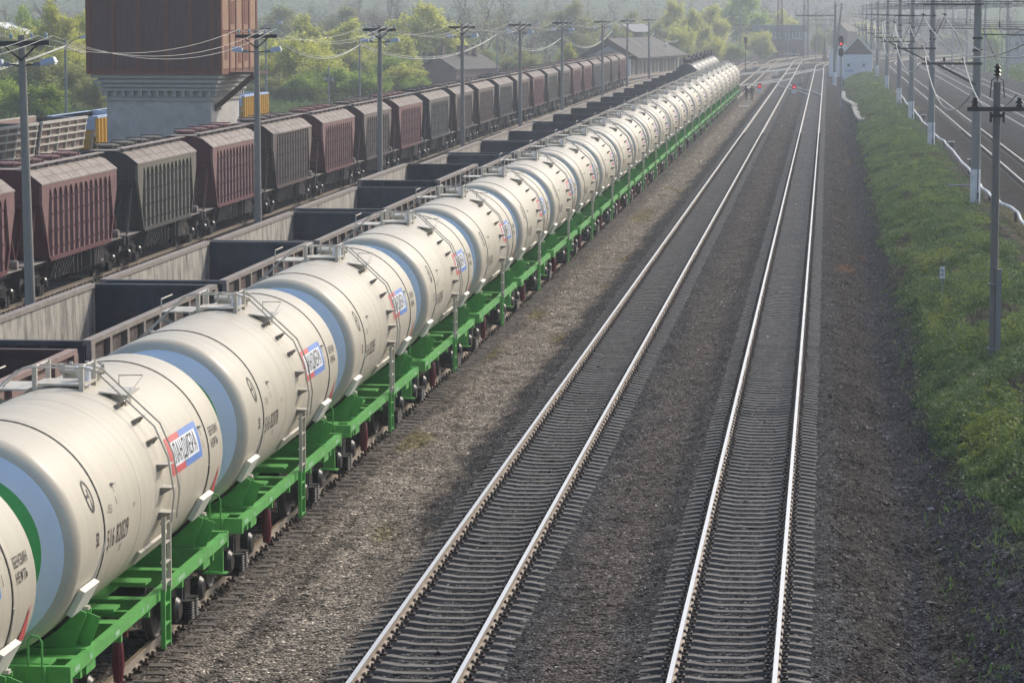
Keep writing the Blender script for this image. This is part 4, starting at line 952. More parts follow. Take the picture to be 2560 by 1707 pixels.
# ------------------------------------------------------------------ catenary portals on the right
MX = 7.45; MY = [154, 220, 273, 320.5, 386, 462, 528, 596, 664]; RX = 26.8
def portal(y, i, base=.48, x0=MX, x1=RX):
    near = i == 0
    t = thing('catenary_portal', 'nearest concrete mast with white foot and crossarms, pipe running past' if near else f'catenary portal on white-footed masts, {ORD[i]} counted from the camera', 'catenary mast', (x0, y, base), 0, 'catenary portals over the electrified tracks')
    top = 11.35
    b = MB(); b.lathe([(.245, 1.75), (.175, top), (.001, top + .01)], (0, 0, 0), 'z', 16, 0)
    b.lathe([(.188, top - 1.9), (.20, top - 1.88), (.20, top - 1.8), (.185, top - 1.78)], (0, 0, 0), 'z', 14, 0); b.box(-.25, .25, -.22, .22, top - 3.1, top - 2.98, 1); b.box(-.24, .24, -.21, .21, top - 3.7, top - 3.6, 1)
    mast = b.build('mast', [M['concrete'], M['darksteel']], t)
    b = MB(); b.lathe([(.262, -.5), (.256, .1), (.250, 1.76), (.2, 1.765)], (0, 0, 0), 'z', 16); b.build('white_foot', M['whitewash'], mast)
    b = MB(); b.box(.10, .14, -.265, -.245, .1, 1.75); b.box(.07, .17, -.30, -.25, .25, .6); b.build('earth_strap', M['bluestrap'], mast)
    if x1:
        xr = x1 - x0; b = MB(); b.lathe([(.25, -.6), (.175, top)], (xr, 0, 0), 'z', 12); b.build('mast', M['concrete'], t)
        b = MB(); z0, z1 = 10.35, 11.0; n = 16
        for dy in (-.28, .28):
            for z in (z0, z1): b.box(-.5, xr + .5, dy - .035, dy + .035, z - .035, z + .035)
            for k in range(n):
                xa, xb = -.4 + (xr + .8) * k / n, -.4 + (xr + .8) * (k + 1) / n
                b.beam((xa, dy, z0), (xb, dy, z1), .03, .03) if k % 2 else b.beam((xa, dy, z1), (xb, dy, z0), .03, .03); b.box(xa - .018, xa + .018, dy - .018, dy + .018, z0, z1)
        for k in range(n + 1): xa = -.4 + (xr + .8) * k / n; b.box(xa - .02, xa + .02, -.28, .28, z0 - .02, z0 + .02); b.box(xa - .02, xa + .02, -.28, .28, z1 - .02, z1 + .02)
        b.build('lattice_beam', M['portal'], t, smooth=False)
        b = MB(); b.tube([(-.1, 0, 8.5), (xr * .5, 0, 8.35), (xr, 0, 8.5)], .035, 5, 0)
        for xx in (12.2, 17.75, 22.25):
            u = xx - x0; b.tube([(u - 1.2, 0, 8.42), (u - .2, 0, 6.15)], .022, 4, 0); b.tube([(u, 0, 8.42), (u, 0, 10.3)], .015, 4, 0)
            b.lathe([(.03, 8.5), (.09, 8.55), (.03, 8.62), (.09, 8.68), (.03, 8.75), (.09, 8.8), (.03, 8.88)], (u, 0, 0), 'z', 8, 1)
        b.build('cross_span', [M['portal'], M['insul']], t, smooth=False)
    # low crossarm to the left with brace and pin insulators; higher bracket
    b = MB(); b.box(-2.75, .25, -.31, -.21, 6.98, 7.10); b.beam((-2.0, -.26, 7.0), (-.1, -.26, 6.0), .08, .10)
    b.box(-2.75, .25, .0 - .32, -.22, 9.32 if not near else 9.95, 9.40 if not near else 10.03)
    ca = b.build('crossarm', M['darksteel'], mast)
    for x in (-2.6, -1.65, -.7): b = MB(); b.lathe([(.015, 7.1), (.015, 7.16), (.075, 7.17), (.06, 7.22), (.075, 7.24), (.055, 7.31), (.04, 7.36), (.001, 7.38)], (x, -.26, 0), 'z', 10); b.build('insulator', M['insul'], ca)
    zt_ = 9.32 if not near else 9.95
    for x in (-2.7, -1.65): b = MB(); b.tube([(x, -.27, zt_ + .01), (x, -.27, zt_ - .40)], .012, 4); b.lathe([(.02, zt_ - .38), (.16, zt_ - .44), (.14, zt_ - .47), (.03, zt_ - .5), (.03, zt_ - .56), (.001, zt_ - .57)], (x, -.27, 0), 'z', 12); b.build('insulator', M['insul'], ca)
    return t
M['bluestrap'] = mat('dark_blue_paint', (.03, .06, .12), .5); M['portal'] = mat('portal_lattice', (.075, .078, .09), .6, .2)
for i, y in enumerate(MY): portal(y, i)
def wire_thing(name, label, pts, sag, r, grp, m='wire'):
    b = MB()
    for a, c in zip(pts, pts[1:]): sagwire(b, a, c, sag, r, 16)
    tag(b.build(name, M[m], smooth=False, fix=False), label, 'wire', grp)
ZB = .48
for x, z, lb, sag in ((-2.7, 9.32 - .56, 'outer thin wire hanging from the high brackets of the white-footed masts', 1.45), (-1.65, 9.32 - .56, 'inner thin wire hanging from the high brackets of the white-footed masts', 1.45),
                 (-2.6, 7.38, 'outer sagging wire along the low crossarms of the white-footed masts', 1.3), (-.7, 7.38, 'inner sagging wire along the low crossarms of the white-footed masts', 1.3)):
    pts = [Vector((MX + x, y, ZB + z)) for y in MY]
    if z > 8: pts[0] = Vector((MX + x, 154, ZB + 9.95 - .56)); pts = [Vector((MX + x + .6, 70, ZB + 9.5))] + pts
    elif x == -2.6: pts = [Vector((4.05, 87, 7.72))] + pts
    else: pts = [Vector((5.32, 87, 7.72))] + pts
    wire_thing('overhead_wire', lb, pts, sag, .024, 'wires of the mast row')
for j, xx in enumerate((12.2, 17.75, 22.25)):
    nm = ['nearest', 'middle', 'farthest'][j]
    b = MB(); ys = [88] + MY
    for a, c in zip(ys, ys[1:]):
        sagwire(b, (xx, a, 8.95), (xx, c, 8.95), 1.2, .012, 12); b.tube([(xx - .2, a, 6.55), (xx - .2, c, 6.55)], .012, 4)
        for k in range(1, 6): f = k / 6; b.tube([(xx - .2 * .5, a + (c - a) * f, 8.95 - 4.8 * f * (1 - f)), (xx - .2, a + (c - a) * f, 6.55)], .006, 3, cap=False)
    tag(b.build('contact_line', M['wire'], smooth=False, fix=False), f'contact line hanging over the {nm} electrified track', 'wire', 'contact lines over the electrified tracks')

# near timber post on the bank
t = thing('utility_post', 'dark post with one crossarm and brown insulators on the grassy bank, nearest to the camera', 'post', (4.78, 87, .05))
b = MB(); b.lathe([(.122, -.6), (.115, 4), (.105, 8.05), (.001, 8.08)], (0, 0, 0), 'z', 14); b.build('post', M['postwood'], t)
b = MB(); b.box(.06, .21, -.16, -.02, -.6, 2.75); b.box(-.16, .22, -.17, .15, .45, .49); b.box(-.16, .22, -.17, .15, 2.3, 2.34); b.build('concrete_stub', M['concrete'], t, smooth=False)
b = MB(); b.box(-.84, .78, -.24, -.13, 7.22, 7.345); b.box(-.2, .2, -.14, .14, 7.05, 7.15); b.tube([(-.17, -.05, 6.9), (-.17, -.05, 7.2)], .04, 6); b.tube([(.19, -.05, 6.9), (.19, -.05, 7.2)], .04, 6)
ca = b.build('crossarm', M['darksteel'], t)
b = MB(); b.tube([(-.2, -.1, 7.6), (-.16, -.1, 8.1), (0, -.1, 8.2), (.16, -.1, 8.1), (.2, -.1, 7.6)], .018, 5); b.build('hoop', M['darksteel'], t)
for x in (-.62, .62):
    b = MB(); b.lathe([(.04, 7.345), (.11, 7.355), (.10, 7.40), (.05, 7.44), (.12, 7.46), (.10, 7.51), (.05, 7.55), (.085, 7.57), (.06, 7.61), (.001, 7.63)], (x, -.18, 0), 'z', 16); b.build('insulator', M['insul'], ca)
b = MB(); b.tube([(0, 0, 8.0), (0, 0, 8.22)], .02, 6); b.lathe([(.03, 8.2), (.12, 8.24), (.05, 8.30), (.12, 8.35), (.05, 8.41), (.11, 8.46), (.05, 8.52), (.03, 8.56), (.001, 8.57)], (0, 0, 0), 'z', 14); b.build('top_insulator', M['insul'], t)

# white pipe along the top of the bank
pts = [(8.9, 112, .78), (8.7, 134.9, .8), (8.86, 143.9, .83), (8.5, 150.6, .8), (8.35, 157.2, .78), (8.25, 165, .8), (8.5, 183.7, .72), (8.46, 201, .78), (8.46, 222, .82), (8.2, 234.6, .8), (8.3, 254, .8), (8.2, 263, .75), (8.3, 289, .8), (8.2, 318, .8), (8.3, 345, .8), (8.1, 370, .75)]
sp = []
for a, c in zip(pts, pts[1:]):
    for k in range(5): sp.append(Vector(a).lerp(Vector(c), k / 5) + Vector((.03 * math.sin(k * 1.3 + a[1]), 0, .02 * math.sin(a[1] + k))))
t = thing('white_pipe', 'wavy white pipe lying along the top of the grassy bank', 'pipe'); b = MB(); b.tube(sp, .07, 8); b.build('pipe', M['whitewash'], t)
for p in pts[::2]: b = MB(); b.box(p[0] - .06, p[0] + .06, p[1] - .06, p[1] + .06, .2, p[2] - .056); b.build('pipe_stand', M['fast'], t)
t = thing('vent_pipe', 'short grey pipe standing out left of the nearest white-footed mast', 'pipe'); b = MB(); b.tube([(7.7, 164.8, .82), (6.62, 164.8, .82), (6.5, 164.8, .76), (6.48, 164.8, .66)], .06, 8, 0); b.box(6.38, 6.58, 164.7, 164.9, 0.2, .6, 1); b.build('pipe', [M['greysteel'], M['fast']], t)
for i, (x, y) in enumerate(((9.15, 226), (9.35, 199), (8.95, 286))):
    t = thing('trackside_box', f'low dark trackside box with pale lid by the pipe, {["middle", "nearest", "farthest"][i]} of three', 'box', (x, y, .1), 0, 'trackside boxes'); b = MB(); b.box(-.16, .16, -.12, .12, 0, .48); b.build('box', M['darksteel'], t); b = MB(); b.box(-.26, .26, -.16, .16, .48, .54); b.build('lid', M['whitewash'], t)
t = thing('marker_post', 'small white marker plate on a thin post in the grass', 'sign', (4.05, 106, gz(4.05, 106))); b = MB(); b.box(-.025, .025, -.02, .02, 0, .9); b.build('post', M['greysteel'], t); b = MB(); b.box(-.09, .09, -.035, -.02, .80, 1.22, 0); b.build('plate', M['whitewash'], t)
d = text_mesh('2', .3, .9); q = MB(); q.add([(u - .08, -.038, .9 + v) for u, v in d[0]], d[1]); q.build('number', M['black'], t, smooth=False)
# concrete slabs of the drain beside the bank
b = MB(); gp = [(3.35, 296), (3.12, 312), (3.05, 330), (3.1, 350), (2.75, 366), (2.3, 384), (2.1, 400), (2.2, 425)]
for a, c in zip(gp, gp[1:]):
    n = int((c[1] - a[1]) / 1.5)
    for k in range(n):
        f = k / n; x, y = a[0] + (c[0] - a[0]) * f + rnd.uniform(-.06, .06), a[1] + (c[1] - a[1]) * f; z = gz(x, y); b.box(x - .30, x + .30, y, y + 1.28, z - .1, z + .13 + rnd.uniform(-.02, .03))
tag(b.build('concrete_drain', M['drain'], smooth=False), 'row of pale concrete drain slabs along the foot of the bank', 'drain')

# ------------------------------------------------------------------ signals
def signal_head(b, x, y, z0, z1, face=-1):
    n = 14; r = .30; pl = [(x + r * math.cos(a), (z1 - r if math.sin(a) > 0 else z0 + r) + r * math.sin(a)) for a in [2 * PI * k / n for k in range(n)]]
    b.prism(pl, y - .05, y + .10, 'y', 0)
t = thing('railway_signal', 'tall railway signal with two black heads and a red light beside the drain', 'signal', (1.62, 350, -.9))
b = MB(); b.lathe([(.09, 0), (.09, 8.2)], (-.08, .12, 0), 'z', 10); b.box(-.4, .2, -.1, .4, -.2, .35); 
for x in (-.28, -.02): b.tube([(x, .5, 0), (x, .5, 6.0)], .02, 4)
for k in range(20): b.tube([(-.28, .5, .3 * k), (-.02, .5, .3 * k)], .012, 4)
b.build('post', M['greysteel'], t)
b = MB(); signal_head(b, -.12, 0, 7.15, 8.35); h1 = b.build('signal_head', M['navy2'] if 'navy2' in M else M['oily'], t)
b = MB(); b.lathe([(.001, -.07), (.11, -.07), (.11, -.052)], (-.12, 0, 7.44), 'y', 16); b.build('red_light', M['redlamp'], h1)
b = MB(); b.lathe([(.13, -.30), (.14, -.051)], (-.12, 0, 7.83), 'y', 12); b.lathe([(.13, -.30), (.14, -.051)], (-.12, 0, 8.15), 'y', 12); b.build('hood', M['oily'], h1)
b = MB(); signal_head(b, -.12, 0, 6.0, 6.98); b.lathe([(.13, -.30), (.14, -.051)], (-.12, 0, 6.65), 'y', 12); b.lathe([(.13, -.30), (.14, -.051)], (-.12, 0, 6.3), 'y', 12); b.build('signal_head', M['oily'], t)
t = thing('railway_signal', 'black signal on a post among the far crossovers, seen from behind', 'signal', (-14.2, 530, -.3)); b = MB(); b.lathe([(.10, 0), (.09, 5.4)], (0, .12, 0), 'z', 8); b.build('post', M['darksteel'], t); b = MB(); signal_head(b, 0, 0, 5.0, 6.3); b.box(.3, .42, -.02, .06, 5.9, 6.0); b.build('signal_head', M['oily'], t)
for x, y, lb in ((-8.85, 400, 'small red dwarf signal on a white block right of the walking people'), (-4.28, 396, 'small red dwarf signal on a white block between the two bright tracks')):
    t = thing('dwarf_signal', lb, 'signal', (x, y, -.35), 0, 'red dwarf signals'); b = MB(); b.box(-.34, .34, -.2, .2, 0, .55); b.build('block', M['whitewash'], t, smooth=False)
    b = MB(); b.box(-.27, .27, -.15, .2, .552, 1.08); b.prism([(-.27, 1.08), (.27, 1.08), (.2, 1.25), (-.2, 1.25)], -.15, .2, 'y'); hd = b.build('signal_head', M['redpaint'], t)
    b = MB(); b.lathe([(.001, -.17), (.12, -.17), (.12, -.15)], (0, 0, .84), 'y', 12); b.build('red_light', M['redlamp'], hd)
for x, y, lb in ((-8.35, 486, 'pale point machine with lever at the crossover behind the people'), (-3.95, 437, 'pale point machine beside the nearest crossover'), (-13.2, 560, 'pale point machine left of the far crossovers')):
    t = thing('point_machine', lb, 'point machine', (x, y, -.3), .3, 'point machines'); b = MB(); b.box(-.35, .35, -.3, .3, 0, .4); b.prism([(-.35, .4), (.35, .4), (.25, .52), (-.25, .52)], -.3, .3, 'y'); b.build('case', M['greysteel'], t)
    b = MB(); b.tube([(-.4, 0, .1), (-1.6, .1, .15)], .05, 5); b.tube([(.3, -.2, .4), (.35, -.2, 1.1)], .04, 5); b.box(.2, .5, -.26, -.14, 1.0, 1.2); b.build('lever', M['whitewash'], t)
tag(MB.build((lambda b: (b.box(-9.75, -8.6, 338.5, 339.2, -.4, -.22), b)[1])(MB()), 'concrete_slab', M['whitewash'], smooth=False), 'pale flat slab on the ground in front of the walking people', 'slab')

# strain mast and the portal left of the white house
t = thing('strain_mast', 'concrete strain mast with slanting strut and beam left of the white house', 'catenary mast', (1.05, 455, -.3))
b = MB(); b.lathe([(.24, 1.6), (.16, 11.9)], (0, 0, 0), 'z', 12); b.build('mast', M['concrete'], t); b = MB(); b.lathe([(.27, -.5), (.26, 1.6), (.1, 1.61)], (0, 0, 0), 'z', 12); b.build('white_foot', M['whitewash'], t)
b = MB(); b.tube([(-.25, .3, 0), (.95, .3, 11.8)], [.17, .14], 10); b.build('strut', M['concrete'], t)
b = MB(); b.box(-5.8, .2, -.05, .05, 9.9, 10.05); b.beam((-3.4, 0, 10.0), (-.1, 0, 11.5), .05, .05); b.beam((-2.2, .3, 10.0), (.8, .3, 11.7), .05, .05); b.box(-4.0, 0, -.03, .03, 9.3, 9.36); b.build('bracket', M['darksteel'], t)
FARM = [(2040, 16, 140, 680, 'thin far pole with two small crossarms left of the strain mast'), (2062, 42, 138, 690, 'pair of dark far poles with white feet right of the thin far pole'), (1850.6, 11, 133, 640, 'tall far pole with one crossarm behind the black signal'), (1969, 62, 145, 660, 'slim lamp post in front of the signal cabin'), (2290, 40, 140, 620, 'far mast right of the gabled house behind the wires'), (2380, 35, 145, 600, 'dark far mast above the distant sidings'), (2505, 50, 160, 540, 'far mast beside the dark building on the right'), (2523, 45, 175, 500, 'far mast with white foot on the right hand slope')]
for px_, y0, y1, Y, lb in FARM:
    p0, p1_ = at(px_, y1, Y), at(px_, y0, Y); z0 = gz(p0.x, Y) - .2; h = p1_.z - z0
    t = thing('far_mast', lb, 'mast', (p0.x, Y, z0)); b = MB(); b.lathe([(.16, 0), (.11, h)], (0, 0, 0), 'z', 8); b.build('mast', M['concrete'], t)
    b = MB(); b.box(-1.5, 1.5, -.05, .05, h * .8, h * .8 + .1); c2 = MB(); c2.box(-1.1, 1.1, -.05, .05, h * .65, h * .65 + .1); c2.build('crossarm', M['darksteel'], t)
    for x in (-1.35, 1.35): b.tube([(x, 0, h * .8), (x, 0, h * .8 + .35)], .06, 5)
    b.build('crossarm', M['darksteel'], t)
for px_, Y, lb, wd in ((1949, 705, 'red lattice tower rising behind the left part of the signal cabin', 1.0), (2014, 700, 'grey lattice tower rising at the right end of the signal cabin', .95)):
    p = at(px_, 137, Y); b = MB(); Hh = 26
    t = thing('lattice_tower', lb, 'lattice tower', (p.x, Y, -.4), .2, 'lattice towers by the signal cabin')
    for a in (-1, 1):
        for c in (-1, 1): b.beam((a * wd * .55, c * wd * .55, 0), (a * wd * .4, c * wd * .4, Hh), .11, .11)
    n = 22
    for k in range(n):
        z0, z1 = Hh * k / n, Hh * (k + 1) / n; s = 1 if k % 2 else -1
        for c in (-1, 1): b.beam((s * wd * .5, c * wd * .5, z0), (-s * wd * .5, c * wd * .5, z1), .05, .05); b.beam((c * wd * .5, s * wd * .5, z0), (c * wd * .5, -s * wd * .5, z1), .05, .05); b.beam((-wd * .5, c * wd * .5, z1), (wd * .5, c * wd * .5, z1), .05, .05)
    b.build('lattice', M['rust'] if wd == 1.0 else M['darksteel'], t, smooth=False)

# ------------------------------------------------------------------ buildings
def gabled(name, label, loc, rz, half, L, zw, zr, wallm, gablem, roofm, over=.4, hip=0, wall_in=None, z0=-.4):
    t = thing(name, label, 'house' if 'house' in name else 'building', (loc[0], loc[1], 0), rz)
    wi = wall_in or half - over; b = MB(); b.box(-wi, wi, 0, L, z0, zw); w_ = b.build('wall', wallm, t, smooth=False)
    zr_w = zw + (zr - zw) * wi / half
    for g0, g1 in ((-.004, .12),) + (((L - .12, L + .004),) if not hip else ()): b = MB(); b.prism([(-wi, zw + .002), (wi, zw + .002), (0, zw + (zr - zw) * (wi / half) - .05)], g0, g1, 'y'); b.build('gable', gablem, t, smooth=False)
    b = MB(); th = .14
    for s in (-1, 1):
        e0 = zr - (zr - zw) * 1.0
        vs = [(0, -over, zr), (s * half, -over, e0), (s * half, L + over, e0), (0, L + over - hip, zr)]
        vs += [(p[0], p[1], p[2] + th) for p in vs]; b.add(vs, [(0, 1, 2, 3), (4, 5, 6, 7), (0, 1, 5, 4), (1, 2, 6, 5), (2, 3, 7, 6)])
    if hip: vs = [(0, L + over - hip, zr), (half, L + over, zw), (-half, L + over, zw)]; b.add(vs + [(p[0], p[1], p[2] + th) for p in vs], [(0, 1, 2), (3, 4, 5), (1, 2, 5, 4)])
    r = b.build('roof', roofm, t, smooth=False); return t, w_, r
M['whitetrim'] = mat('white_trim', (.75, .75, .72), .6)
t, w_, r = gabled('warehouse', 'long old warehouse with grey gable and dark roof behind the hopper train', (-36.1, 502), -R_(7.6), 5.3, 45.0, 2.55, 5.75, M['oldwall'], M['gable'], M['barkroof'], .5, 6, 3.6)
b = MB()
for y in (12.4, 27.6, 21): b.beam((.1, y, 5.93), (5.2, y, 2.76), .22, .10)
b.build('roof_rib', M['greysteel'], r, smooth=False)
for k in range(12):
    b = MB(); b.box(3.602, 3.66, 1.5 + k * 3.7, 2.7 + k * 3.7, -.3, 2.0) if k % 3 != 1 else b.box(3.602, 3.70, .8 + k * 3.7, 3.4 + k * 3.7, -.3, 2.2); b.build('door', M['barkroof'] if k % 2 else M['gablebrown'], w_, smooth=False)
b = MB(); b.lathe([(.16, 5.0), (.16, 5.9), (.34, 5.95), (.34, 6.15), (.001, 6.3)], (3, 36, -1.5), 'z', 10); b.build('roof_vent', M['whitetrim'], r)
b = MB(); b.box(3.45, 3.75, -.06, .3, -.4, 2.5); b.build('corner_post', M['whitetrim'], w_, smooth=False)
t, w_, r = gabled('old_house', 'low old house with four chimneys half hidden by bushes behind the hopper wagons', (-56.6, 440), -R_(17), 3.3, 16, 1.75, 3.75, M['cabbrick'], M['cabbrick'], M['barkroof'], .35)
for k, y in enumerate((1.2, 7.2, 10.4, 12.6)): b = MB(); b.box(-.35 + .3 * (k % 2), .35 + .3 * (k % 2), y, y + .7, 3.3, 5.1); b.box(-.42 + .3 * (k % 2), .42 + .3 * (k % 2), y - .07, y + .77, 5.1, 5.25); b.build('chimney', M['cabbrick'], r, smooth=False)
t, w_, r = gabled('gabled_house', 'small white house with brown boarded gable at the end of the bank', (4.78, 488), 0, 2.55, 7.5, 3.5, 6.3, M['whitewall'], M['gablebrown'], M['barkroof'], .25, z0=-.6)
b = MB(); b.box(-2.56, 2.56, -.28, -.2, 0, .001) if 0 else None
for s in (-1, 1): b.beam((0, -.27, 6.36), (s * 2.62, -.27, 3.5), .07, .22)
b.build('barge_board', M['whitetrim'], r, smooth=False)
for x in (-1.45, .95): b = MB(); b.box(x - .16, x + .16, -.015, .02, 1.55, 1.98); f_ = b.build('window', M['window'], w_, smooth=False); b = MB(); [b.box(x + a, x + a + .05, -.03, .0, 1.5, 2.03) for a in (-.21, .16)]; b.box(x - .21, x + .21, -.03, 0, 1.98, 2.03); b.build('window_frame', M['greysteel'], f_, smooth=False)
b = MB()
for k in range(9): x = -2.0 + k * .14; b.box(x, x + .05, -.012, 0, .75 + rnd.uniform(-.1, .1), .95 + rnd.uniform(-.05, .25)); b.box(x - .02, x + .12, -.012, 0, .8 + rnd.uniform(-.05, .15), .86 + rnd.uniform(.0, .15))
b.build('wall_scrawl', M['sblue'], w_, smooth=False)
t, w_, r = gabled('shed', 'pale roofed shed peeping out left behind the white gabled house', (2.2, 505), 0, 2.2, 6, 3.2, 5.2, M['whitewall'], M['whitewall'], M['whitetrim'], .2)
t = thing('signal_cabin', 'grey brick signal cabin with glazed upper floor and flat roof at the far junction', 'building', (0, 715, 0))
b = MB(); b.box(-15.2, -5.6, 0, 8, -.5, 4.0); w_ = b.build('wall', M['cabbrick'], t, smooth=False)
b = MB(); b.box(-17.6, -4.9, -.4, 8, 5.7, 7.3); b.build('roof', M['cabroof'], t, smooth=False)
b = MB(); b.box(-13.0, -5.0, -.1, 7, 4.01, 5.69); g_ = b.build('glazing', M['glass'], t, smooth=False)
b = MB()
for k in range(11): b.box(-13.0 + k * .79, -12.9 + k * .79, -.15, -.1, 4.01, 5.69)
b.box(-13, -4.95, -.16, -.1, 3.95, 4.1); b.box(-12.5, -9, -.5, -.17, 4.3, 4.42); b.box(-5.6, -4.8, -.3, .2, 3.9, 5.69); b.build('window_bars', M['whitetrim'], g_, smooth=False)
for k in range(3): b = MB(); b.box(-14 + k * 2, -13 + k * 2, -.04, .02, 1.2, 2.8); b.build('window', M['window'], w_, smooth=False)
b = MB(); b.box(-8.4, -7.4, -.05, .02, -.4, 1.7); b.build('door', M['window'], w_, smooth=False)
b = MB(); b.box(-11, -6.4, -4.1, -4.04, .55, .65); [b.box(-11 + k * .9, -10.94 + k * .9, -4.1, -4.04, -.4, .6) for k in range(6)]; tag(b.build('railing', M['whitetrim'], None, (0, 715, 0), smooth=False), 'white railing on the ground in front of the signal cabin', 'railing')
t, w_, r = gabled('brick_hut', 'small orange brick hut with pale roof far away behind the masts', (20.9, 700), .1, 1.5, 3, 3.1, 4.4, M['orange'], M['orange'], M['gond_rose'], .2)
t, w_, r = gabled('grey_house', 'dark grey building on the slope at the right edge', (38.5, 600), -.15, 4.6, 9, 5.2, 7.2, M['gable'], M['gable'], M['barkroof'], .4, z0=0)
b = MB(); b.box(-2.2, -1.5, -.05, .02, 2.6, 4.4); b.build('door', M['window'], w_, smooth=False)
t, w_, r = gabled('pale_house', 'pale building with white roof showing behind the trees at the left edge', (-117, 418), .0, 4.5, 10, 7.0, 8.6, M['gable'], M['gable'], M['whitetrim'], .3)
t, w_, r = gabled('far_house', 'far violet roofed house behind the mast beside the gabled house', (3.0, 760), -.5, 2.3, 5, 5.4, 7.4, M['cabbrick'], M['cabbrick'], M['gablebrown'], .3)
t, w_, r = gabled('far_house', 'far house with pale roof rising behind the warehouse roof', (-43, 640), -.6, 3.2, 7, 6.0, 7.6, M['cabbrick'], M['cabbrick'], M['cabroof'], .3)

# ------------------------------------------------------------------ people
def person(label, loc, rz, top, stride, bag=False):
    J = {'pel': (0, 0, .95), 'spi': (0, .02, 1.2), 'che': (0, .02, 1.40), 'nec': (0, .03, 1.52), 'hea': (0, .05, 1.60), 'crn': (0, .04, 1.74)}
    R = {'pel': .15, 'spi': .145, 'che': .16, 'nec': .058, 'hea': .09, 'crn': .075}
    E = [('pel', 'spi'), ('spi', 'che'), ('che', 'nec'), ('nec', 'hea'), ('hea', 'crn')]
    for s, n in ((-1, 'l'), (1, 'r')):
        f = stride * s
        for k, p, r in (('hip', (s * .10, 0, .90), .095), ('kne', (s * .10, f * .22 + .02, .50), .065), ('ank', (s * .10, f * .36 - .04 * (f < 0), .09 + .03 * (f < 0)), .045), ('toe', (s * .11, f * .36 + .18, .04), .038),
                        ('sho', (s * .20, .02, 1.42), .07), ('elb', (s * .26, -f * .10, 1.14), .05), ('wri', (s * .27, -f * .16 + .12, .90), .035), ('han', (s * .27, -f * .16 + .15, .80), .035)):
            J[k + n] = p; R[k + n] = r
        E += [('pel', 'hip' + n), ('hip' + n, 'kne' + n), ('kne' + n, 'ank' + n), ('ank' + n, 'toe' + n), ('che', 'sho' + n), ('sho' + n, 'elb' + n), ('elb' + n, 'wri' + n), ('wri' + n, 'han' + n)]
    K = list(J); me = bpy.data.meshes.new('person'); me.from_pydata([J[k] for k in K], [(K.index(a), K.index(c)) for a, c in E], [])
    o = bpy.data.objects.new('person', me); COL.objects.link(o); sk = o.modifiers.new('s', 'SKIN'); sb = o.modifiers.new('u', 'SUBSURF'); sb.levels = sb.render_levels = 2
    for i, k in enumerate(K): me.skin_vertices[0].data[i].radius = (R[k], R[k] * (.75 if k in ('pel', 'spi', 'che') else 1)); me.skin_vertices[0].data[i].use_root = (k == 'pel')
    m2 = bpy.data.meshes.new_from_object(o.evaluated_get(DG())); bpy.data.objects.remove(o)
    for m_ in (M['skin'], M[top], M['trouser'], M['oily']): m2.materials.append(m_)
    for p in m2.polygons:
        c = p.center; p.use_smooth = True
        p.material_index = 0 if c.z > 1.50 or (abs(c.x) > .2 and c.z < .90) else 1 if c.z > .93 else 2 if c.z > .09 else 3
    q = link('person', m2, None, loc, (0, 0, rz)); tag(q, label, 'person')
    b = MB(); b.lathe([(.001, 1.79), (.07, 1.77), (.105, 1.70), (.105, 1.62), (.09, 1.55)], (0, .02, 0), 'z', 14); b.build('hair', M['hair'], q)
    return q
person('person in dark jacket walking away beside the last tank wagon, left of two', (-9.60, 362, -.33), .1, 'navy', .9)
person('person in dark jacket walking away beside the last tank wagon, right of two', (-8.92, 362.6, -.33), -.1, 'navy', -.9)
person('person in light blue jacket stepping over the far crossover', (-4.2, 534, -.2), -1.2, 'bluetop', .8)

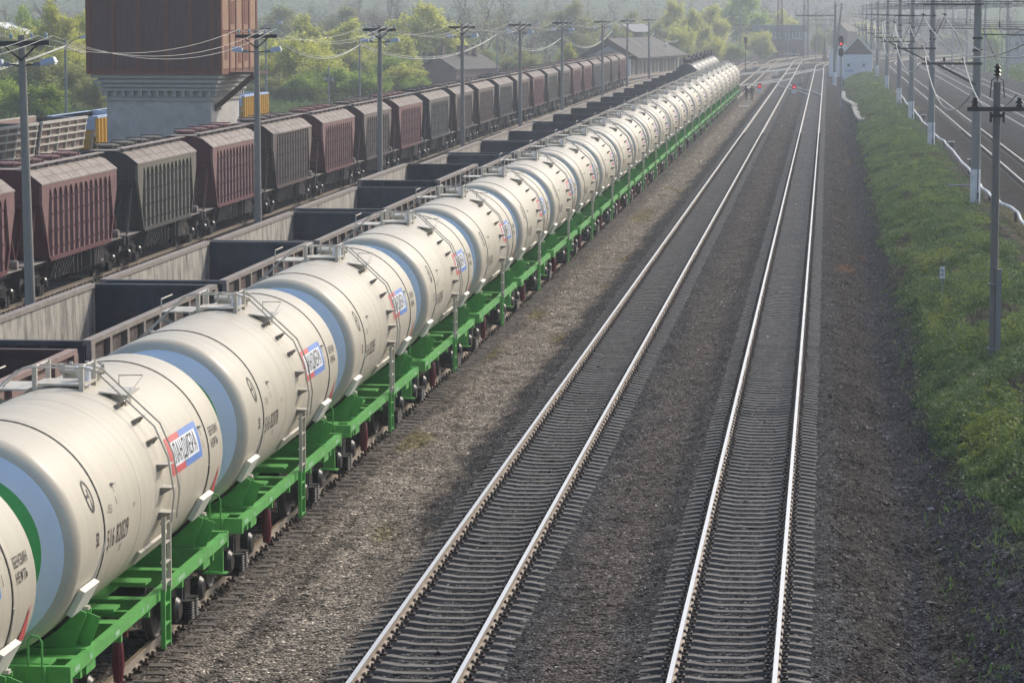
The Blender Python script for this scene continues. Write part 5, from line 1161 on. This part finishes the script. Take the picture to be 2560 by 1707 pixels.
# ------------------------------------------------------------------ trees
def tree_mesh(kind, seed):
    rr = random.Random(seed); tr = MB(); lf = MB(); tips = []
    def branch(p, d, ln, r, lev, mx):
        n = 3; pts = [p]; q = Vector(p); dd = Vector(d)
        for k in range(n):
            dd = (dd + Vector((rr.gauss(0, .13), rr.gauss(0, .13), rr.gauss(.04, .1)))).normalized(); q = q + dd * ln / n; pts.append(Vector(q))
        tr.tube(pts, [r, r * .86, r * .72, r * .55], 5 if lev < 2 else 3, cap=False)
        if lev >= 2:
            tips.extend(pts[1:])
        if lev < mx:
            m = {0: 7, 1: 5, 2: 4, 3: 3}[lev]
            for k in range(m):
                f = rr.uniform(.35 if lev else .30, 1.0); i = min(n - 1, int(f * n)); bp = pts[i].lerp(pts[i + 1], f * n - i)
                a = rr.uniform(0, 2 * PI); sp = rr.uniform(.55, 1.0) if kind != 'poplar' else rr.uniform(.25, .5)
                x = dd.cross(Vector((math.cos(a), math.sin(a), .3))).normalized(); nd = (dd * math.cos(sp) + x * math.sin(sp)).normalized()
                branch(bp, nd, ln * rr.uniform(.5, .72), r * .5 * (1.1 - f * .4), lev + 1, mx)
            branch(pts[-1], dd, ln * .6, r * .5, lev + 1, mx)
    def leaf(c, s):
        a = Vector((rr.gauss(0, 1), rr.gauss(0, 1), rr.gauss(0, 1))).normalized(); b_ = a.cross(Vector((rr.gauss(0, 1), rr.gauss(0, 1), rr.gauss(0, 1)))).normalized()
        lf.add([c - a * s, c + b_ * s * .55, c + a * s, c - b_ * s * .55], [(0, 1, 2, 3)])
    if kind == 'conifer':
        tr.tube([(0, 0, 0), (0, 0, 10)], [.18, .02], 6)
        for k in range(1500):
            z = 1 + 9 * rr.random() ** 1.2; R = (10.2 - z) * .27 * (.75 + .25 * math.sin(z * 7)); a = rr.uniform(0, 2 * PI); r = R * rr.random() ** .5
            leaf(Vector((r * math.cos(a), r * math.sin(a), z - r * .25)), .22)
    elif kind == 'bush':
        for k in range(9):
            a = rr.uniform(0, 2 * PI); branch(Vector((rr.gauss(0, .7), rr.gauss(0, .7), -.2)), Vector((.4 * math.cos(a), .4 * math.sin(a), 1)).normalized(), rr.uniform(1.8, 2.9), .06, 1, 3)
    else:
        h = {'broad': 4.2, 'bare': 5.2, 'poplar': 6}[kind]; branch(Vector((0, 0, -.3)), Vector((0, 0, 1)), h, .26, 0, 3)
    # scale to a 10 m high, about 8 m wide envelope
    mxz = max(p[2] for p in tr.v); mxr = sorted(math.hypot(p[0], p[1]) for p in tr.v)[int(len(tr.v) * .97)]
    wide = {'broad': 4.0, 'bare': 3.8, 'poplar': 2.2, 'bush': 4.2, 'conifer': mxr}[kind]; sx, sz = wide / mxr, 10 / mxz
    if kind != 'conifer':
        tr.v = [(p[0] * sx, p[1] * sx, p[2] * sz) for p in tr.v]; tips = [Vector((p.x * sx, p.y * sx, p.z * sz)) for p in tips]
        nl = {'broad': 15000, 'bush': 15000, 'bare': 1200, 'poplar': 5000}[kind]; spread = {'broad': .42, 'bush': .42, 'bare': .25, 'poplar': .35}[kind]
        keep = [t_ for t_ in tips if noise.noise(t_ * .55 + Vector((seed, 0, 0))) > (-.25 if kind in ('broad', 'bush') else -.5)] or tips
        for k in range(nl):
            c = rr.choice(keep); leaf(c + Vector((rr.gauss(0, spread), rr.gauss(0, spread), rr.gauss(0, spread * .8))), rr.uniform(.13, .27) if kind != 'bare' else rr.uniform(.07, .13))
    return tr.mesh('trunk', [M['bark']], smooth=True, angle=80, fix=False), lf
TP = {}
def tree_proto(kind, seed, leafk):
    key = (kind, seed, leafk)
    if key not in TP:
        if (kind, seed) not in TP: TP[(kind, seed)] = tree_mesh(kind, seed)
        tm, lf = TP[(kind, seed)]; TP[key] = (tm, lf.mesh('crown', [LEAF[leafk]], smooth=False, fix=False))
    return TP[key]
LM = [(67, 'the first lamp pole'), (163, 'the first thin cable pole'), (240, 'the left edge of the tower'), (640, 'the second lamp pole'), (664, 'the second cable pole'), (823, 'the round lamp post'), (899, 'the third cable pole'), (947, 'the third lamp pole'), (1050, 'the old house gable'), (1157, 'the fourth lamp pole'), (1243, 'the fourth cable pole'), (1300, 'the fifth lamp pole'), (1406, 'the sixth lamp pole'), (1519, 'the warehouse gable'), (1567, 'the eighth lamp pole'), (1623, 'the ninth lamp pole'), (1690, 'the hip end of the warehouse'), (1740, 'the black tank wagons'), (1850, 'the tall far pole'), (1866, 'the rear-facing signal'), (1949, 'the signal cabin'), (2040, 'the thin far pole'), (2102, 'the red signal'), (2145, 'the white gabled house'), (2240, 'the fourth portal mast'), (2330, 'the second portal mast'), (2440, 'the nearest mast'), (2540, 'the dark grey building')]
USED = set()
ADJ = {('bush', 'yellow'): 'yellow-green bushy tree', ('bush', 'green'): 'fresh green bushy tree', ('bush', 'olive'): 'olive bushy tree', ('broad', 'yellow'): 'round yellow-green tree', ('broad', 'green'): 'broad green tree', ('broad', 'olive'): 'broad olive tree', ('bare', 'bare'): 'nearly bare brown tree', ('bare', 'olive'): 'nearly bare olive tree', ('poplar', 'olive'): 'slender olive tree', ('poplar', 'yellow'): 'slender yellow-green tree', ('poplar', 'green'): 'slender green tree', ('conifer', 'conifer'): 'dark spruce tree'}
TREES = [(20, 195, 150, 285, 'bush', 'green'), (105, 205, 190, 275, 'bush', 'green'), (55, 130, 200, 320, 'broad', 'olive'), (140, 8, 150, 350, 'broad', 'yellow'), (75, 60, 120, 372, 'bush', 'yellow'), (215, 38, 140, 365, 'broad', 'yellow'), (195, 150, 120, 310, 'bush', 'olive'), (240, 185, 90, 300, 'bush', 'olive'), (35, 10, 170, 500, 'bare', 'olive'), (110, -25, 200, 560, 'bare', 'bare'), (215, -15, 160, 520, 'bare', 'olive'), (300, 10, 160, 430, 'broad', 'olive'),
         (690, 88, 150, 395, 'bush', 'yellow'), (745, 84, 170, 372, 'bush', 'yellow'), (800, 125, 140, 362, 'bush', 'yellow'), (862, 52, 150, 445, 'broad', 'yellow'), (850, 165, 150, 356, 'bush', 'green'), (925, 172, 140, 352, 'bush', 'green'), (985, 158, 140, 372, 'bush', 'yellow'), (1035, 190, 100, 368, 'bush', 'green'), (700, 185, 140, 350, 'bush', 'olive'), (640, 140, 110, 372, 'bush', 'yellow'), (650, 60, 110, 470, 'bare', 'olive'), (770, 175, 110, 348, 'bush', 'green'),
         (700, 18, 160, 620, 'broad', 'olive'), (800, 5, 150, 700, 'bare', 'bare'), (1050, 12, 200, 500, 'broad', 'yellow'), (950, 40, 130, 540, 'bare', 'bare'), (1000, -30, 220, 640, 'bare', 'bare'), (1130, -35, 220, 610, 'bare', 'bare'), (1215, -25, 190, 580, 'bare', 'olive'), (890, -20, 170, 700, 'bare', 'bare'), (1130, 70, 130, 560, 'bush', 'olive'), (1180, 110, 120, 500, 'bush', 'olive'), (1090, 95, 100, 530, 'bush', 'green'),
         (1290, -20, 190, 600, 'bare', 'bare'), (1330, 60, 140, 540, 'bare', 'bare'), (1250, 60, 120, 520, 'bare', 'olive'), (1415, 108, 46, 440, 'poplar', 'yellow'), (1422, 8, 150, 620, 'broad', 'olive'), (1500, 25, 120, 720, 'bare', 'olive'), (1570, 30, 110, 700, 'broad', 'olive'), (1360, 20, 130, 680, 'bare', 'bare'), (1674, 4, 95, 660, 'broad', 'yellow'), (1640, 55, 90, 640, 'broad', 'olive'), (1772, 14, 110, 690, 'broad', 'yellow'), (1840, -22, 150, 760, 'broad', 'green'), (1800, 95, 80, 650, 'bush', 'yellow'), (1838, 108, 70, 640, 'bush', 'green'), (1905, 76, 90, 690, 'bush', 'yellow'), (1962, 28, 80, 790, 'broad', 'yellow'), (1915, -25, 120, 800, 'bare', 'bare'), (1735, 55, 100, 720, 'bush', 'olive'), (1300, 120, 120, 470, 'bush', 'olive'), (1240, 150, 90, 470, 'bush', 'green'), (1370, 130, 80, 480, 'bare', 'bare'), (1785, 85, 60, 620, 'bush', 'yellow'),
         (2040, 70, 40, 740, 'bush', 'olive'), (2062, 92, 32, 650, 'conifer', 'conifer'), (2150, 55, 130, 900, 'broad', 'yellow'), (2215, 85, 110, 860, 'bush', 'green'), (2250, 25, 120, 920, 'bare', 'bare'), (2330, 20, 130, 900, 'bare', 'bare'), (2400, 28, 130, 860, 'bare', 'bare'), (2390, 85, 90, 820, 'bush', 'olive'), (2480, 62, 80, 660, 'bush', 'green'), (2530, 10, 130, 820, 'bare', 'bare'), (2460, 30, 110, 900, 'bare', 'olive'), (2105, 60, 80, 820, 'bush', 'olive'), (1530, 60, 90, 600, 'bush', 'olive'), (1450, 75, 90, 560, 'bush', 'olive'), (1000, 110, 120, 480, 'bush', 'green'), (600, -10, 130, 600, 'bare', 'olive'),
         (740, 30, 130, 560, 'bare', 'olive'), (840, 20, 140, 620, 'broad', 'olive'), (930, 0, 150, 760, 'bare', 'olive'), (1080, 40, 110, 640, 'bare', 'bare'), (1160, 20, 150, 720, 'bare', 'olive'), (1260, 10, 140, 740, 'bare', 'bare'), (1340, -15, 160, 760, 'bare', 'olive'), (1400, -5, 140, 800, 'bare', 'bare'), (1470, -5, 120, 820, 'bare', 'olive'), (1540, 0, 120, 850, 'bare', 'bare'), (1620, 0, 110, 860, 'bare', 'olive'), (1720, -5, 110, 880, 'bare', 'olive'), (1880, 20, 80, 880, 'bare', 'olive'), (2010, 30, 90, 900, 'bare', 'olive'), (2080, 25, 90, 900, 'bare', 'bare'), (80, 20, 130, 430, 'broad', 'green'), (170, 95, 120, 330, 'bush', 'yellow'), (10, 60, 110, 390, 'bush', 'olive'), (1000, 80, 130, 440, 'bush', 'yellow'), (900, 110, 120, 420, 'bush', 'yellow'), (960, 135, 110, 400, 'bush', 'green'), (775, 40, 110, 470, 'broad', 'yellow'), (1745, 25, 90, 640, 'broad', 'yellow'), (1700, 60, 80, 620, 'bush', 'yellow')]
for i, (px_, py_, wpx, Y, kind, lk) in enumerate(TREES):
    p = at(px_, py_, Y); g0 = gz(p.x, Y) - .1; h = max(2.5, p.z - g0); wd = wpx * Y / F_PX
    tm, cm = tree_proto(kind, 1 + i % (3 if kind in ('bush', 'broad', 'bare') else 1), lk)
    t = thing('tree' if kind != 'bush' else 'bushy_tree', 'x', 'tree', (p.x, Y, g0), rnd.uniform(0, 6.28), 'trees behind the railway yard'); t.scale = (wd / 8.4 if kind != 'poplar' else wd / 4.4, wd / 8.4 if kind != 'poplar' else wd / 4.4, h / 10)
    link('trunk', tm, t); link('crown', cm, t)
    lx, ln = min(LM, key=lambda q: abs(q[0] - px_)); base = ADJ[(kind, lk)]
    for rel in (['behind' if abs(lx - px_) < 9 else 'just left of' if px_ < lx else 'just right of'] + ['far behind, rising above', 'low down beside', 'tallest over', 'smallest beside', 'paler, far beyond']):
        lb = f'{base} {rel} {ln}'
        if lb not in USED: break
    USED.add(lb); t['label'] = lb

# far wooded hill as one mass
def make_forest():
    rr = random.Random(21); b = MB()
    for i in range(3600):
        Y = 880 + 1500 * rr.random() ** .8; X = rr.uniform(-.33 * Y, .14 * Y); z = gz(X, Y); h = rr.uniform(6, 13); r = rr.uniform(2.5, 4.5)
        for k in range(34):
            d = Vector((rr.gauss(0, 1), rr.gauss(0, 1), rr.gauss(0, 1))).normalized() * (rr.random() ** .4); c = Vector((X + d.x * r, Y + d.y * r, z + h * .62 + d.z * h * .42)); s = rr.uniform(.35, .9)
            a = Vector((rr.gauss(0, 1), rr.gauss(0, 1), rr.gauss(0, 1))).normalized(); b_ = a.cross(Vector((rr.gauss(0, 1), rr.gauss(0, 1), 1))).normalized()
            b.add([c - a * s, c + b_ * s * .6, c + a * s, c - b_ * s * .6], [(0, 1, 2, 3)])
    tag(b.build('forest', LEAF['forest'], smooth=False, fix=False), kind='stuff')
make_forest()

# ------------------------------------------------------------------ haze
hm = bpy.data.materials.new('haze_air'); hm.use_nodes = True; n = hm.node_tree.nodes; n.remove(n['Principled BSDF'])
pv = n.new('ShaderNodeVolumePrincipled'); pv.inputs['Color'].default_value = (.82, .90, 1.0, 1); pv.inputs['Density'].default_value = .00046; pv.inputs['Anisotropy'].default_value = .45
hm.node_tree.links.new(pv.outputs[0], n['Material Output'].inputs['Volume'])
b = MB(); b.box(-4100, 4100, -350, 5600, -3, 125); tag(b.build('haze', hm, smooth=False), kind='stuff')
